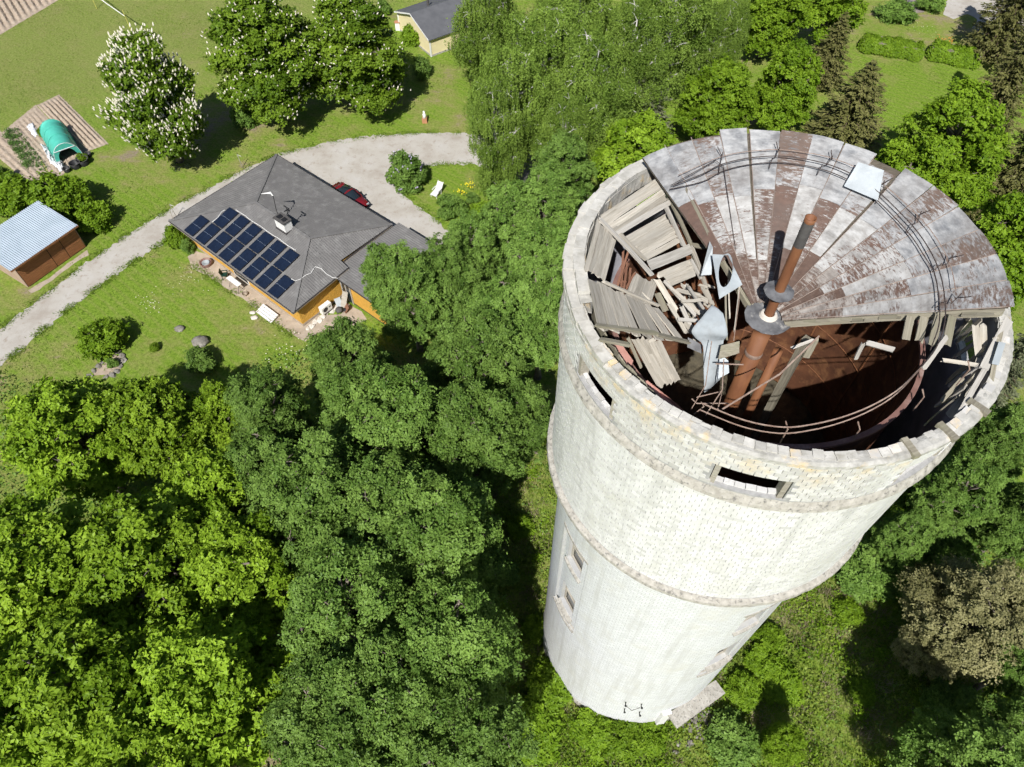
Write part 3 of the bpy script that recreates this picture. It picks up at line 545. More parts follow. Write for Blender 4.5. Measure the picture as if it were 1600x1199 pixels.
# upper band with window openings all round
WIN = (207.4, 254.6, 300.5, 345.5, 30.5, 75.5, 120.5, 163.5); WH = 9.2; WZ0, WZ1 = 28.68, 29.58
def inwin(a, z): return any(abs((a-c+180) % 360-180) < WH and WZ0 < z < WZ1 for c in WIN)
brk = [(c+s) % 360 for c in WIN for s in (-WH, WH)]
m = MB(); cylwall(m, RT-0.012, 5.27, brk, [Z_LEDGE+0.2, WZ0, WZ1, ZR-0.06], lambda a, z: None if inwin(a, z) else 0.0); m.uv = []; m.build('band_mortar', 'mortar', tower)
m = MB(); cylwall(m, 5.27, 5.269, brk, [21.4, 24, WZ0, WZ1, ZR-0.06], lambda a, z: None if inwin(a, z) else 0.0); m.uv = []; m.build('inner_wall', 'innerwall', tower)
band = []; z = 28.74; row = 0
while z < ZR-0.08:
    n = int(2*math.pi*RT/(BL+JT)); off = 0.5*(row % 2)+rb.random()*0.15
    for i in range(n):
        a = (i+off)*2*math.pi/n; ad = math.degrees(a) % 360; da = math.degrees(BL/2/RT)
        if any(abs((ad-c+180) % 360-180) < WH+da*0.55 and WZ0-0.03 < z < WZ1+0.03 for c in WIN): continue
        band.append((a, z, 2*math.pi*RT/n-JT-rb.uniform(0, 0.006), rb.uniform(-0.002, 0.004), RT, min(1, max(0, rb.gauss(0.6, 0.25)))))
    z += BH+0.006; row += 1
camv = Vector((-AX, -AY, CAM_H))
def facing(s):
    p = Vector((s[4]*math.cos(s[0]), s[4]*math.sin(s[0]), s[1])); d = camv-p; return d.normalized().dot(Vector((math.cos(s[0]), math.sin(s[0]), 0)))/d.length
band.sort(key=facing, reverse=True)
bm = MB().box((0, 0, 0), (BL-0.002, 0.12, BH)).mesh('brick', 'brickpart')
for a, z, L, pr, R, t in band[:285]:
    link('brick', bm, tower, Vector(((R+pr-0.06)*math.cos(a), (R+pr-0.06)*math.sin(a), z)), (0, 0, a+math.pi/2))
brick_np(band[285:], 'band_brickwork', tower)
# window jambs, inner sills
for c in WIN:
    for s in (-1, 1):
        p, rz = frame_at(c+s*(WH-0.9), RT-0.17, (WZ0+WZ1)/2); MB().box((0, 0, 0), (0.13, 0.26, WZ1-WZ0-0.01)).build('window_frame', 'wood', tower, loc=p, rot=(0, 0, rz))
    sm = MB()
    for k in range(6):
        p, rz = frame_at(c+(k-2.5)*2.75, RT-0.19, WZ0+0.0+rb.uniform(-0.01, 0.02)); link('sill_brick', bm, tower, p, (0, 0, rz+rb.uniform(-.06, .06)))
# coping: ragged mortar bed with a row of lime bricks along the inner edge
roughring('coping', [(5.285, ZR-0.12), (RCOP-0.10, ZR-0.16), (RCOP, ZR-0.11), (RCOP-0.01, ZR-0.01), (RCOP-0.09, ZR+0.035), (5.40, ZR+0.045), (5.29, ZR+0.02)], 'coping', amp=0.022, n=300, seed=11)
cm = MB().box((0, 0, 0), (0.232, 0.20, 0.12)).mesh('coping_brick', 'brickpart')
cm2 = MB().box((0, 0, 0), (0.236, 0.22, 0.10)).mesh('coping_brick', 'copingstone')
n = 138
for i in range(n):
    a = 2*math.pi*i/n
    if rb.random() < 0.10: continue
    r = 5.395+rb.uniform(-0.03, 0.03); link('coping_brick', cm if rb.random() < .35 else cm2, tower, (r*math.cos(a), r*math.sin(a), ZR+0.008+rb.uniform(-0.018, 0.02)), (rb.uniform(-.06, .06), rb.uniform(-.05, .05), a+math.pi/2+rb.uniform(-.07, .07)))
sm2 = MB().box((0, 0, 0), (0.47, 0.30, 0.13)).mesh('coping_slab', 'copingstone')
for i in range(25):                                   # outer row that still stands along the back and left
    a = (98+i*4.6+rb.uniform(-.5, .5))*D2R; r = 5.50+rb.uniform(-.03, .03); link('coping_slab', sm2, tower, (r*math.cos(a), r*math.sin(a), ZR+0.085+rb.uniform(-.02, .03)), (rb.uniform(-.04, .04), rb.uniform(-.03, .03), a+math.pi/2+rb.uniform(-.05, .05)))
for i in range(23):                                   # second step inwards
    a = (92+i*4.3)*D2R; r = 5.245+rb.uniform(-.03, .03); link('coping_slab', sm2, tower, (r*math.cos(a), r*math.sin(a), ZR+0.27+rb.uniform(-.02, .03)), (rb.uniform(-.03, .03), rb.uniform(-.03, .03), a+math.pi/2+rb.uniform(-.04, .04)))
roughring('wall_head', [(5.06, ZR-0.25), (5.38, ZR-0.05), (5.38, ZR+0.20), (5.08, ZR+0.20)], 'coping', amp=0.02, n=90, seed=21, a0=88*D2R, a1=192*D2R)
# cracks of the coping: wooden wall plates poking through on the right
for a in (288, 299, 311):
    p, rz = frame_at(a, 5.46, ZR+0.03); MB().box((0, 0, 0), (0.16, 0.50, 0.12)).build('plate_end', 'woodmoss', tower, loc=p, rot=(0, 0.05, rz))

# steel tank inside
RK, ZK, ZF = 4.18, 28.9, 22.0
m = MB(); m.lathe([(RK, ZF), (RK, ZK), (RK+0.012, ZK), (RK+0.012, ZF)], 120, closed=True); m.build('steel_tank', 'steelrust', tower, smooth=False)
m = MB(); m.lathe([(RK-0.03, ZK-0.02), (RK+0.10, ZK-0.02), (RK+0.10, ZK+0.07), (RK-0.03, ZK+0.07)], 120, closed=True); m.build('tank_flange', 'rimrust', tower)
m = MB()
for k in range(12): 
    p, rz = frame_at(k*30+8, RK-0.012, (ZF+ZK)/2); m.boxz(p, (0.05, 0.02, ZK-ZF-0.1), rz)
for zz in (23.8, 25.6, 27.4): m.lathe([(RK-0.02, zz-0.02), (RK-0.035, zz), (RK-0.02, zz+0.02)], 120)
m.build('weld_seam', 'piperust', tower)
m = MB(); o = []
ng = 40
for j in range(ng+1):
    for i in range(ng+1):
        x = (i/ng*2-1)*RK; y = (j/ng*2-1)*RK; s = max(abs(x), abs(y)); L = math.hypot(x, y)
        if L > 1e-6: x, y = x*s/L, y*s/L
        m.v.append((x*0.999, y*0.999, ZF+0.05+0.14*math.sin(x*2.1+1)*math.sin(y*1.7)+RNG.uniform(0, 0.06)))
m.f = [(j*(ng+1)+i, j*(ng+1)+i+1, (j+1)*(ng+1)+i+1, (j+1)*(ng+1)+i) for j in range(ng) for i in range(ng)]
m.build('sludge_floor', 'mud', tower)
m = MB(); m.lathe([(RK+0.02, 21.75), (5.268, 21.75)], 90); m.build('gallery_floor', 'mud', tower)
# pipes
PX = 0.17; PY = 0.06
m = MB(); m.lathe([(0.135, 28.4), (0.135, 31.55)], 24, (PX, PY, 0)); m.build('vent_pipe', 'piperust', tower, smooth=True)
m = MB(); m.lathe([(0.137, 31.55), (0.137, 32.33)], 24, (PX, PY, 0)); m.build('pipe_collar', 'pipegrey', tower, smooth=True)
m = MB(); m.lathe([(0.137, 32.33), (0.142, 32.45), (0.120, 32.45), (0.115, 31.2)], 24, (PX, PY, 0)); m.build('pipe_mouth', 'piperust', tower, smooth=True)
def disc(name, z, r0, r1, drop, n=26, cut=0.0):
    mb = MB(); r = random.Random(n); prof = []
    for i in range(n):
        t = 2*math.pi*i/n; rr = r1*(1+r.uniform(-.03, .02)); mb.v += [(PX+r0*math.cos(t), PY+r0*math.sin(t), z), (PX+rr*math.cos(t), PY+rr*math.sin(t), z-drop), (PX+rr*math.cos(t), PY+rr*math.sin(t), z-drop-0.02), (PX+r0*math.cos(t), PY+r0*math.sin(t), z-0.02)]
    for i in range(n):
        j = (i+1) % n
        for q in range(4): mb.f.append((4*i+q, 4*i+(q+1) % 4, 4*j+(q+1) % 4, 4*j+q))
    return mb.build(name, 'disc', tower)
disc('pipe_skirt', 29.98, 0.13, 0.40, 0.07, 22)
disc('roof_collar', 28.92, 0.20, 0.66, 0.03, 28)
m = MB(); m.lathe([(0.16, 28.94), (0.26, 28.93), (0.22, 29.0), (0.15, 29.02)], 24, (PX, PY, 0), closed=True); m.build('collar_seal', 'whitestone', tower)
def vpost(name, top, bot_z, r, mat, n=16):
    t = Vector(top); return MB().tube([(t.x, t.y, bot_z), t], r, n).build(name, mat, tower, smooth=n > 8)
vpost('riser_pipe', tl(1190, 522, 28.78), ZF, 0.24, 'piperust', 22)
m = MB(); q = tl(1190, 522, 28.78); m.lathe([(0.242, 28.42), (0.255, 28.36), (0.255, 28.30), (0.242, 28.26)], 24, (q.x, q.y, -0.35)); m.build('riser_joint', 'wirepale', tower)
vpost('overflow_pipe', tl(1216, 548, 28.3), ZF, 0.13, 'piperust', 16)
q = tl(1262, 528, 28.9); MB().plank((q.x, q.y, ZF), q, 0.22, 0.22, (0.7, -0.7, 0)).build('support_post', 'woodmoss', tower)
MB().plank(tl(1258, 560, 28.2), tl(1275, 528, 29.0), 0.2, 0.06, (0, -1, 0.3)).build('post_cleat', 'woodmoss', tower)

# funnel roof: metal sheets in 36 sectors, three rows, over board sheathing
CZ0, CSL, RO = 28.72, 0.492, 5.22
ROWS = ((0.50, 2.0, 'sheet_in'), (1.97, 3.62, 'sheet_mid'), (3.58, RO, 'sheet_out'))
rs = random.Random(12)
def wedge(a0, a1, r0, r1, lift, tilt=0.0, curl=0.0, nr=5, na=3, skew=0.0):
    mb = MB(); am = (a0+a1)/2
    for s in (0, 1):
        for i in range(nr+1):
            r = r0+(r1-r0)*i/nr
            for j in range(na+1):
                a = a0+(a1-a0)*j/na+skew*(r-r0); x, y = r*math.cos(a), r*math.sin(a)
                zz = CZ0+CSL*r+lift+tilt*(a-am)*r+curl*(i/nr)**3+0.012*math.sin(9*r+7*a)*math.sin(23*a+3*r)-(0.012 if s else 0)
                mb.v.append((x, y, zz)); mb.uv.append(((a-am)*r+0.5, r))
    w = na+1; o2 = (nr+1)*w
    for i in range(nr):
        for j in range(na):
            mb.f.append((i*w+j, (i+1)*w+j, (i+1)*w+j+1, i*w+j+1)); mb.f.append((o2+i*w+j, o2+i*w+j+1, o2+(i+1)*w+j+1, o2+(i+1)*w+j))
    for i in range(nr):
        mb.f.append((i*w, o2+i*w, o2+(i+1)*w, (i+1)*w)); mb.f.append((i*w+na, (i+1)*w+na, o2+(i+1)*w+na, o2+i*w+na))
    for j in range(na):
        mb.f.append((j, j+1, o2+j+1, o2+j)); mb.f.append((nr*w+j, o2+nr*w+j, o2+nr*w+j+1, nr*w+j+1))
    return mb
A_FIRST, A_LAST = -20.0, 130.0
GAPS = {6, 11}                                       # seams that have sprung open
k = 0; a = A_FIRST
while a < A_LAST-0.1:
    ra_, rb2 = 1.95+rs.uniform(-.38, .32), 3.6+rs.choice((-.25, -.1, 0, 0, .1, .28))+rs.uniform(-.05, .05)
    for ri, (r0, r1, mt) in enumerate(((0.50, ra_+.02, 'sheet_in'), (ra_-.02, rb2+.02, 'sheet_mid'), (rb2-.02, RO, 'sheet_out'))):
        if a > 114 and ri == 0: continue
        g = 0.05*D2R+(1.1*D2R if (k in GAPS and ri > 0) else 0)
        out = rs.choice((0.0, 0.0, 0.02, 0.03, -0.02))-(0.16 if a > 98 else 0) if ri == 2 else rs.uniform(-0.02, 0.02)
        if 6 == k and ri == 2: out = -0.30
        wedge(a*D2R+g, (a+10)*D2R-0.05*D2R, r0, r1+out, 0.02+0.014*ri+rs.uniform(0, 0.012), rs.uniform(-0.012, 0.012), rs.uniform(-0.02, 0.03) if ri == 2 else 0, skew=rs.uniform(-0.004, 0.004)).build('roof_sheet', mt, tower)
    s0 = 0.55 if a < 114 else 2.0
    sm = MB(); sm.tube([(r*math.cos(a*D2R), r*math.sin(a*D2R), CZ0+CSL*r+0.055) for r in (s0, 2, 3.6, RO-0.05)], 0.013, 4); sm.build('standing_seam', 'seam', tower)
    k += 1; a += 10.0
# sheathing boards under the sheets and rafters
for i in range(16):
    a0 = -20+i*9.4
    p0 = Vector((0.55*math.cos(a0*D2R), 0.55*math.sin(a0*D2R), CZ0+CSL*0.55-0.16)); p1 = Vector((5.15*math.cos(a0*D2R), 5.15*math.sin(a0*D2R), CZ0+CSL*5.15-0.16))
    MB().plank(p0, p1, 0.10, 0.18, (0, 0, 1)).build('rafter', 'woodmoss', tower)
m = MB()
m.lathe([(0.6, CZ0+CSL*0.6-0.02), (5.15, CZ0+CSL*5.15-0.02), (5.15, CZ0+CSL*5.15-0.05), (0.6, CZ0+CSL*0.6-0.05)], 60, a0=-19.6*D2R, a1=114*D2R, closed=True); m.build('sheathing', 'darkwood', tower)
m = MB(); m.lathe([(2.1, CZ0+CSL*2.1-0.02), (5.15, CZ0+CSL*5.15-0.02), (5.15, CZ0+CSL*5.15-0.05), (2.1, CZ0+CSL*2.1-0.05)], 8, a0=114*D2R, a1=129.5*D2R, closed=True); m.build('sheathing', 'darkwood', tower)
# splintered board ends along the cut edge on the right
for i in range(15):
    r = 0.9+i*0.27; a = (-20.4-rs.uniform(0, 1.2))*D2R; c = Vector((r*math.cos(a), r*math.sin(a), CZ0+CSL*r-0.03-rs.uniform(0, 0.04)))
    d = Vector((math.cos(a), math.sin(a), CSL)).normalized(); t = Vector((math.sin(a), -math.cos(a), 0))
    if i in (9, 10, 11, 12): L = rs.uniform(0.65, 0.9); MB().plank(c, c+t*L+Vector((0, 0, -0.35*L)), 0.22, 0.03, (0.2, -0.2, 1)).build('broken_board', 'woodmoss', tower)
    else: MB().plank(c-d*0.16, c+d*rs.uniform(0.12, 0.35)+t*0.03, rs.uniform(0.06, 0.16), 0.03, (0, 0, 1)).build('broken_board', 'woodmoss', tower)
for (p, q, z0, z1, w) in (((1352, 535), (1400, 548), 29.7, 29.8, .14), ((1350, 535), (1336, 563), 29.7, 29.1, .10), ((1480, 525), (1440, 580), 30.6, 30.0, .12), ((1235, 545), (1275, 530), 29.2, 29.4, .08)):
    MB().plank(tl(*p, z0), tl(*q, z1), w, 0.05, (0, -0.5, 1)).build('broken_board', 'woodpale', tower)
# timbers standing between roof edge and rim on the right
for i, (p, q, z0, z1, w, mt) in enumerate((((1578, 497), (1535, 580), 31.1, 30.5, .2, 'woodpale'), ((1524, 506), (1530, 560), 30.9, 30.3, .16, 'wood'), ((1536, 505), (1538, 545), 31.0, 30.4, .14, 'wood'), ((1532, 560), (1508, 640), 30.4, 30.1, .18, 'wood'),
        ((1540, 575), (1500, 645), 30.55, 30.45, .12, 'woodpale'), ((1468, 562), (1535, 572), 30.2, 30.5, .10, 'wood'), ((1470, 628), (1505, 590), 29.9, 30.3, .10, 'woodmoss'), ((1555, 525), (1560, 560), 30.9, 30.55, .14, 'wood'), ((1520, 600), (1480, 655), 30.1, 29.8, .2, 'wood'), ((1566, 508), (1548, 600), 31.0, 30.5, .1, 'woodmoss'))):
    MB().plank(tl(*p, z0), tl(*q, z1), w, 0.07, (-0.5, -0.6, 0.7)).build('roof_timber', mt, tower)
for i in range(9):
    a = (-16-i*4.2+rs.uniform(-1, 1))*D2R; p = Vector((5.0*math.cos(a), 5.0*math.sin(a), 0)); z0 = 29.6+rs.uniform(-.5, .3); MB().plank(p*.97+Vector((rs.uniform(-.1, .1), rs.uniform(-.1, .1), z0)), p+Vector((0, 0, 30.7-rs.uniform(0, .35))), rs.uniform(.1, .24), 0.035, (-math.cos(a), -math.sin(a), 0.2)).build('roof_timber', rs.choice(('wood', 'woodpale', 'woodmoss')), tower)
MB().plank(tl(1566, 535, 31.0), tl(1555, 570, 30.75), 0.14, 0.01, (-0.5, -0.5, 0.8)).build('patch_plate', 'galv', tower)

# left part of the roof: bare board panels, sagging and broken
def c1(x, y): return (860+x/4.208, 180+y/4.208)
def c2(x, y): return (860+x/4.208, 400+y/4.208)
DZ0, DSL = 27.6, 0.66
def dk(p, lift=0.0): return oncone(p[0], p[1], DZ0, DSL, lift)
def cnorm(q):
    a = math.atan2(q.y, q.x); return Vector((-DSL*math.cos(a), -DSL*math.sin(a), 1)).normalized()
def board(A, B, w, name='deck_board', mat='wood', lift=0.0, t=0.035, jit=0.015):
    a, b = dk(A, lift+rs.uniform(0, jit)), dk(B, lift+rs.uniform(0, jit))
    d = (b-a).normalized(); a = a-d*rs.uniform(-.02, 0.13); b = b+d*rs.uniform(-.02, 0.13)
    return MB().plank(a, b, w, t, cnorm((a+b)/2)).build(name, mat, tower)
def rows(f, L0, L1, R0, R1, n, skip=(), mat='wood', gap=0.022, lift=0.0, wf=1.28):
    l0, l1, r0, r1 = (dk(f(*p)) for p in (L0, L1, R0, R1)); dv = ((r0-l0)+(r1-l1)).normalized(); pw = lambda v: (v-dv*v.dot(dv)).length; w = (pw(l1-l0)+pw(r1-r0))/2/n
    for i in range(n):
        if i in skip: continue
        t = (i+0.5)/n
        A = (L0[0]+(L1[0]-L0[0])*t, L0[1]+(L1[1]-L0[1])*t); B = (R0[0]+(R1[0]-R0[0])*t, R0[1]+(R1[1]-R0[1])*t)
        board(f(*A), f(*B), w*wf-gap*rs.uniform(0.4, 2.6), mat=mat, lift=lift)
rows(c1, (318, 672), (420, 790), (715, 405), (765, 560), 4)
rows(c1, (480, 812), (600, 930), (752, 655), (842, 800), 4)
rows(c1, (600, 930), (650, 985), (842, 800), (880, 870), 2, skip=(1,))
rows(c1, (700, 1040), (800, 1120), (915, 950), (950, 1060), 3)
board(c1(420, 800), c1(775, 590), 0.16, mat='woodpale', lift=0.05); board(c1(645, 1000), c1(925, 885), 0.30, mat='woodpale', lift=0.05)
rows(c1, (222, 1005), (352, 1100), (305, 685), (432, 815), 5)
rows(c1, (492, 1185), (640, 1290), (560, 1020), (700, 1100), 4, lift=-0.1)
rows(c2, (250, 150), (720, 365), (312, 480), (890, 565), 8, wf=.95)
# hip rafters and loose beams
for (A, B, w, l, mt) in ((c1(312, 685), c1(675, 1075), .12, .07, 'woodpale'), (c1(450, 795), c1(640, 985), .09, .10, 'wood'), (c1(750, 600), c1(870, 860), .12, .05, 'woodpale'), (c1(775, 545), c1(930, 880), .10, .04, 'woodmoss'), (c1(930, 890), c1(1020, 1135), .11, .05, 'wood'), (c1(925, 975), c1(985, 1090), .07, .08, 'woodpale'),
        (c1(752, 480), c1(1028, 835), .17, .30, 'woodpale'), (c1(795, 455), c1(925, 625), .11, .16, 'wood'), (c1(880, 480), c1(965, 650), .12, .12, 'woodpale'), (c1(905, 540), c1(1010, 680), .10, .1, 'wood'), (c2(305, 478), c2(705, 528), .10, .10, 'woodmoss'), (c2(690, 525), c2(905, 578), .12, .05, 'woodmoss'), (c2(340, 525), c2(525, 560), .12, -.15, 'woodmoss'),
        (c2(350, 182), c2(700, 335), .06, .06, 'wood'), (c1(935, 825), c1(1010, 835), .14, -.2, 'woodmoss'), (c1(950, 900), c1(960, 1010), .14, -.15, 'woodmoss')):
    board(A, B, w, 'roof_beam', mt, l, 0.07)
# slumped panel that hangs into the tank
for i in range(5):
    t = (i+0.5)/5; A = c2(530+185*t, 530+15*t); B = c2(722+128*t, 872-40*t+rs.uniform(-12, 12))
    a, b = tl(*A, 29.9), tl(*B, 28.35); MB().plank(a, b, 0.19, 0.035, (-0.35, -0.3, 1)).build('fallen_board', 'wood', tower)
MB().plank(tl(*c2(505, 530), 29.95), tl(*c2(600, 740), 29.0), 0.09, 0.06, (-0.35, -0.3, 1)).build('roof_beam', 'woodmoss', tower)
# jumble of laths in the middle
for (A, B, w, z0, z1, mt) in ((c2(690, 140), c2(835, 375), .16, 29.8, 29.3, 'wood'), (c2(742, 158), c2(965, 405), .10, 29.9, 29.2, 'woodpale'), (c2(800, 215), c2(985, 385), .10, 29.8, 29.2, 'wood'), (c2(905, 198), c2(1015, 362), .08, 29.7, 29.2, 'woodpale'), (c2(828, 418), c2(985, 428), .10, 29.5, 29.4, 'woodpale'),
        (c2(700, 240), c2(760, 370), .18, 29.5, 29.2, 'woodmoss'), (c2(820, 220), c2(1000, 265), .12, 29.5, 29.3, 'wood'), (c2(850, 300), c2(1000, 290), .09, 29.6, 29.5, 'wood'), (c2(770, 300), c2(900, 520), .11, 29.6, 29.1, 'wood'), (c2(860, 330), c2(930, 480), .12, 29.4, 29.0, 'woodpale'), (c2(560, 230), c2(650, 310), .2, 29.9, 29.7, 'wood'), (c2(880, 440), c2(960, 520), .14, 29.2, 28.9, 'wood'), (c2(1150, 180), c2(1160, 560), .05, 29.4, 28.8, 'woodmoss'), (c2(1245, 180), c2(1205, 520), .025, 29.5, 28.6, 'wood'), (c2(1170, 150), c2(1180, 420), .04, 29.5, 28.9, 'wood')):
    MB().plank(tl(*A, z0), tl(*B, z1), w, 0.04, (rs.uniform(-.4, .2), -0.3, 1)).build('loose_lath', mt, tower)
rl = random.Random(44)
for i in range(34):                                   # the rest of the jumble
    x, y = rl.uniform(820, 1040), rl.uniform(180, 500); L = rl.uniform(50, 150); t = rl.uniform(0.3, 1.4)
    zc = rl.uniform(28.3, 29.2); MB().plank(tl(*c2(x, y), zc+rl.uniform(0, .3)), tl(*c2(x+L*math.cos(t), y+L*math.sin(t)), zc-rl.uniform(0, .3)), rl.uniform(.05, .15), 0.03, (rl.uniform(-.5, .5), rl.uniform(-.5, 0), 1)).build('loose_lath', rl.choice(('wood', 'woodmoss', 'woodpale', 'wood')), tower)
for (A, B) in ((c1(437, 1135), c1(545, 790)), (c1(470, 1120), c1(482, 870)), (c1(500, 1125), c1(565, 1015)), (c1(455, 1060), c1(520, 960)), (c1(440, 1075), c1(505, 1080)), (c1(478, 1180), c1(510, 950)), (c1(520, 1100), c1(530, 990))):
    MB().plank(dk(A, -0.12), dk(B, -0.08), 0.06, 0.04, (-0.3, 0, 1)).build('loose_lath', 'woodred', tower)
# a sheathing edge on the broken end of the metal roof
for (A, B, w, mt, l) in ((c1(880, 480), c1(1040, 800), .10, 'woodmoss', .1), (c1(1215, 880), c1(1310, 1199), .16, 'woodmoss', 0.0), (c1(1215, 930), c1(1290, 1190), .1, 'wood', -.1)):
    a, b = oncone(*A, CZ0, CSL, l-0.08), oncone(*B, CZ0, CSL, l-0.08); MB().plank(a, b, w, 0.08, (0.2, -0.2, 1)).build('roof_beam', mt, tower)
# pink insulation slumped between wall and deck
m = MB(); P0 = [c2(400, 545), c2(455, 560), c2(545, 690), c2(520, 745), c2(440, 650), c2(400, 600)]; q = [tl(*p, 29.3) for p in P0]
n = len(q); m.add(q+[p+Vector((0, 0, -0.12)) for p in q], [tuple(range(n))]+[(i, (i+1) % n, n+(i+1) % n, n+i) for i in range(n)]); m.build('insulation', 'pink', tower)
m = MB(); q = [tl(*c2(590, 825), 29.4), tl(*c2(640, 820), 29.4), tl(*c2(840, 980), 29.3), tl(*c2(900, 1040), 29.1), tl(*c2(820, 1010), 29.2)]; n = len(q); m.add(q+[p+Vector((0, 0, -0.06)) for p in q], [tuple(range(n))]+[(i, (i+1) % n, n+(i+1) % n, n+i) for i in range(n)]); m.build('insulation', 'pink', tower)
# grey inner timber wall seen under the broken deck on the left
for i in range(9):
    a = (186+i*4.5)*D2R; p = Vector((4.85*math.cos(a), 4.95*math.sin(a), 0)); MB().plank(p+Vector((0, 0, 28.6)), p+Vector((0, 0, 30.1)), 0.36, 0.03, (-math.cos(a), -math.sin(a), 0)).build('lining_board', 'woodmoss', tower)

# ring of reinforcing wire with stirrups
ring = [(1098, 272), (1125, 258), (1165, 248), (1215, 244), (1260, 249), (1300, 259), (1340, 277), (1372, 300), (1402, 328), (1430, 358), (1452, 390), (1468, 425), (1476, 465), (1476, 505), (1462, 545), (1440, 573), (1405, 610), (1365, 636), (1320, 655), (1270, 668), (1220, 673), (1160, 662), (1095, 636)]
def wires(name, dx, r, R, mat, pts, off=0.0):
    q = []
    for (x, y) in pts:
        cand = [tl(x, y, 29.2+i*.01) for i in range(160)]; p = min(cand, key=lambda t: abs(math.hypot(t.x, t.y)-R)); q.append(p+Vector((0, 0, off)))
    return MB().tube(smooth_path(q), r, 5).build(name, mat, tower)
def roofwire(name, r, lift, mat, pts): return MB().tube(smooth_path([oncone(x, y, CZ0+lift, CSL) for x, y in pts]), r, 5).build(name, mat, tower)
roofwire('wire_ring', 0.015, 0.30, 'wire', [(1052, 290)]+ring[:16]); roofwire('wire_ring', 0.014, 0.22, 'wire', [(1046, 296), (1098, 284)]+[(1225+(x-1225)*0.965, y+10-(0 if y < 400 else 8)) for x, y in ring[1:15]])
roofwire('wire_ring', 0.011, 0.25, 'wirepale', [(1060, 274)]+[(x+(x-1225)*0.07, y-10) for x, y in ring[1:13]])
wires('hand_rail', 0, 0.02, 4.30, 'wirepale', ring[14:], 0.15); wires('hand_rail', 0, 0.018, 4.30, 'wirepale', ring[14:], -0.12)
m = MB(); m.tube([tl(1048, 290, 31.0), oncone(1115, 262, CZ0, CSL, .25), oncone(1128, 270, CZ0, CSL, .2), oncone(1150, 400, CZ0, CSL, .03)], 0.012, 5); m.build('wire_ring', 'wire', tower)
m = MB(); m.tube([tl(1128, 640, 29.3), tl(1218, 585, 29.7), tl(1280, 525, 30.4)], 0.024, 6); m.build('loose_rail', 'wirepale', tower)
for (x, y, s) in ((1125, 252, 1), (1210, 244, 1), (1290, 256, 1), (1378, 298, -1), (1432, 345, -1), (1478, 410, -1), (1487, 470, -1)):
    c = oncone(x, y, CZ0+0.28, CSL); a = math.atan2(c.y, c.x); rd = Vector((math.cos(a), math.sin(a), CSL)).normalized(); tg = Vector((-math.sin(a), math.cos(a), 0)); up = Vector((0, 0, 1))
    pts = [c-rd*0.30-up*0.12+tg*0.10*s, c-rd*0.18+up*0.10+tg*0.08*s, c+rd*0.02-up*0.06-tg*0.04, c+rd*0.15+up*0.14-tg*0.10*s, c+rd*0.2-up*0.05-tg*0.12*s, c+rd*0.36+up*0.1]
    MB().tube(pts, 0.013, 5).build('wire_stirrup', 'wire', tower)
for (x, y) in ((1220, 690), (1330, 690), (1428, 640), (1496, 600)):
    q = onwall(x, y, 4.22, False); MB().tube([q+Vector((0, 0, -0.05)), q+Vector((0, 0, 0.55)), q+Vector((-.08, .12, 0.72))], 0.018, 5).build('rail_post', 'wirepale', tower)
for (P_, r) in (([tl(*c2(960, 930), 29.0), tl(*c2(1130, 890), 29.3), tl(*c2(1100, 1010), 29.1)], .018), ([tl(*c2(925, 1010), 29.0), tl(*c2(1020, 850), 29.6), tl(*c2(1060, 560), 30.0)], .012), ([tl(*c2(1020, 1050), 28.9), tl(*c2(1130, 880), 29.5), tl(*c2(1140, 680), 29.8)], .015), ([tl(*c2(1085, 710), 29.5), tl(*c2(1270, 715), 29.6)], .02), ([tl(*c2(930, 940), 29.1), tl(*c2(960, 970), 29.1), tl(*c2(1170, 970), 29.1)], .016), ([tl(*c2(1250, 60), 29.4), tl(*c2(1240, 300), 29.0), tl(*c2(1205, 560), 28.6)], .012), ([tl(*c2(945, 1040), 29.0), tl(*c2(1010, 990), 29.2), tl(*c2(990, 960), 29.3)], .014)):
    MB().tube(P_, r, 5).build('bent_bar', 'wirepale', tower)

# loose metal sheets: things of their own
def flat(pts, th, hole=None):
    """Bent plate through a closed 3-D outline, optionally with an oval hole (list of points)."""
    mb = MB(); n = len(pts); nr = Vector((0, 0, 0))
    for i in range(n): nr += (pts[i]-pts[0]).cross(pts[(i+1) % n]-pts[0])
    nr.normalize(); off = nr*th
    if hole:
        mb.add(pts+hole+[p-off for p in pts]+[p-off for p in hole], [])
        for i in range(n):
            j = (i+1) % n; mb.f += [(i, j, n+j, n+i), (2*n+i, 3*n+i, 3*n+j, 2*n+j), (i, 2*n+i, 2*n+j, j), (n+i, n+j, 3*n+j, 3*n+i)]
    else:
        mb.add(pts+[p-off for p in pts], [tuple(range(n)), tuple(range(n, 2*n))[::-1]]+[(i, n+i, n+(i+1) % n, (i+1) % n) for i in range(n)])
    return mb
tw = Vector((AX, AY, 0))
co = [tl(*c2(1062, -10), 30.3), tl(*c2(1168, -5), 30.2), tl(*c2(1262, 190), 29.8), tl(*c2(1110, 285), 29.6)]
outl = []
for i in range(4):
    for q in range(6): outl.append(co[i].lerp(co[(i+1) % 4], q/6)+tw)
hc = tl(*c2(1152, 95), 29.98)+tw; hole = []
ex = tl(*c2(1205, 95), 29.95)+tw-hc; ey = tl(*c2(1165, -22), 30.2)+tw-hc
for i, p in enumerate(outl):
    d = p-hc; u = d.dot(ex)/ex.length_squared; v = d.dot(ey)/ey.length_squared; t = math.atan2(v, u); hole.append(hc+ex*0.85*math.cos(t)+ey*0.95*math.sin(t))
tag(flat(outl, 0.01, hole).build('metal_sheet', 'galv'), 'bent galvanised sheet with an oval hole hanging in the broken tower roof', 'metal sheet', 'loose sheets on the tower roof')
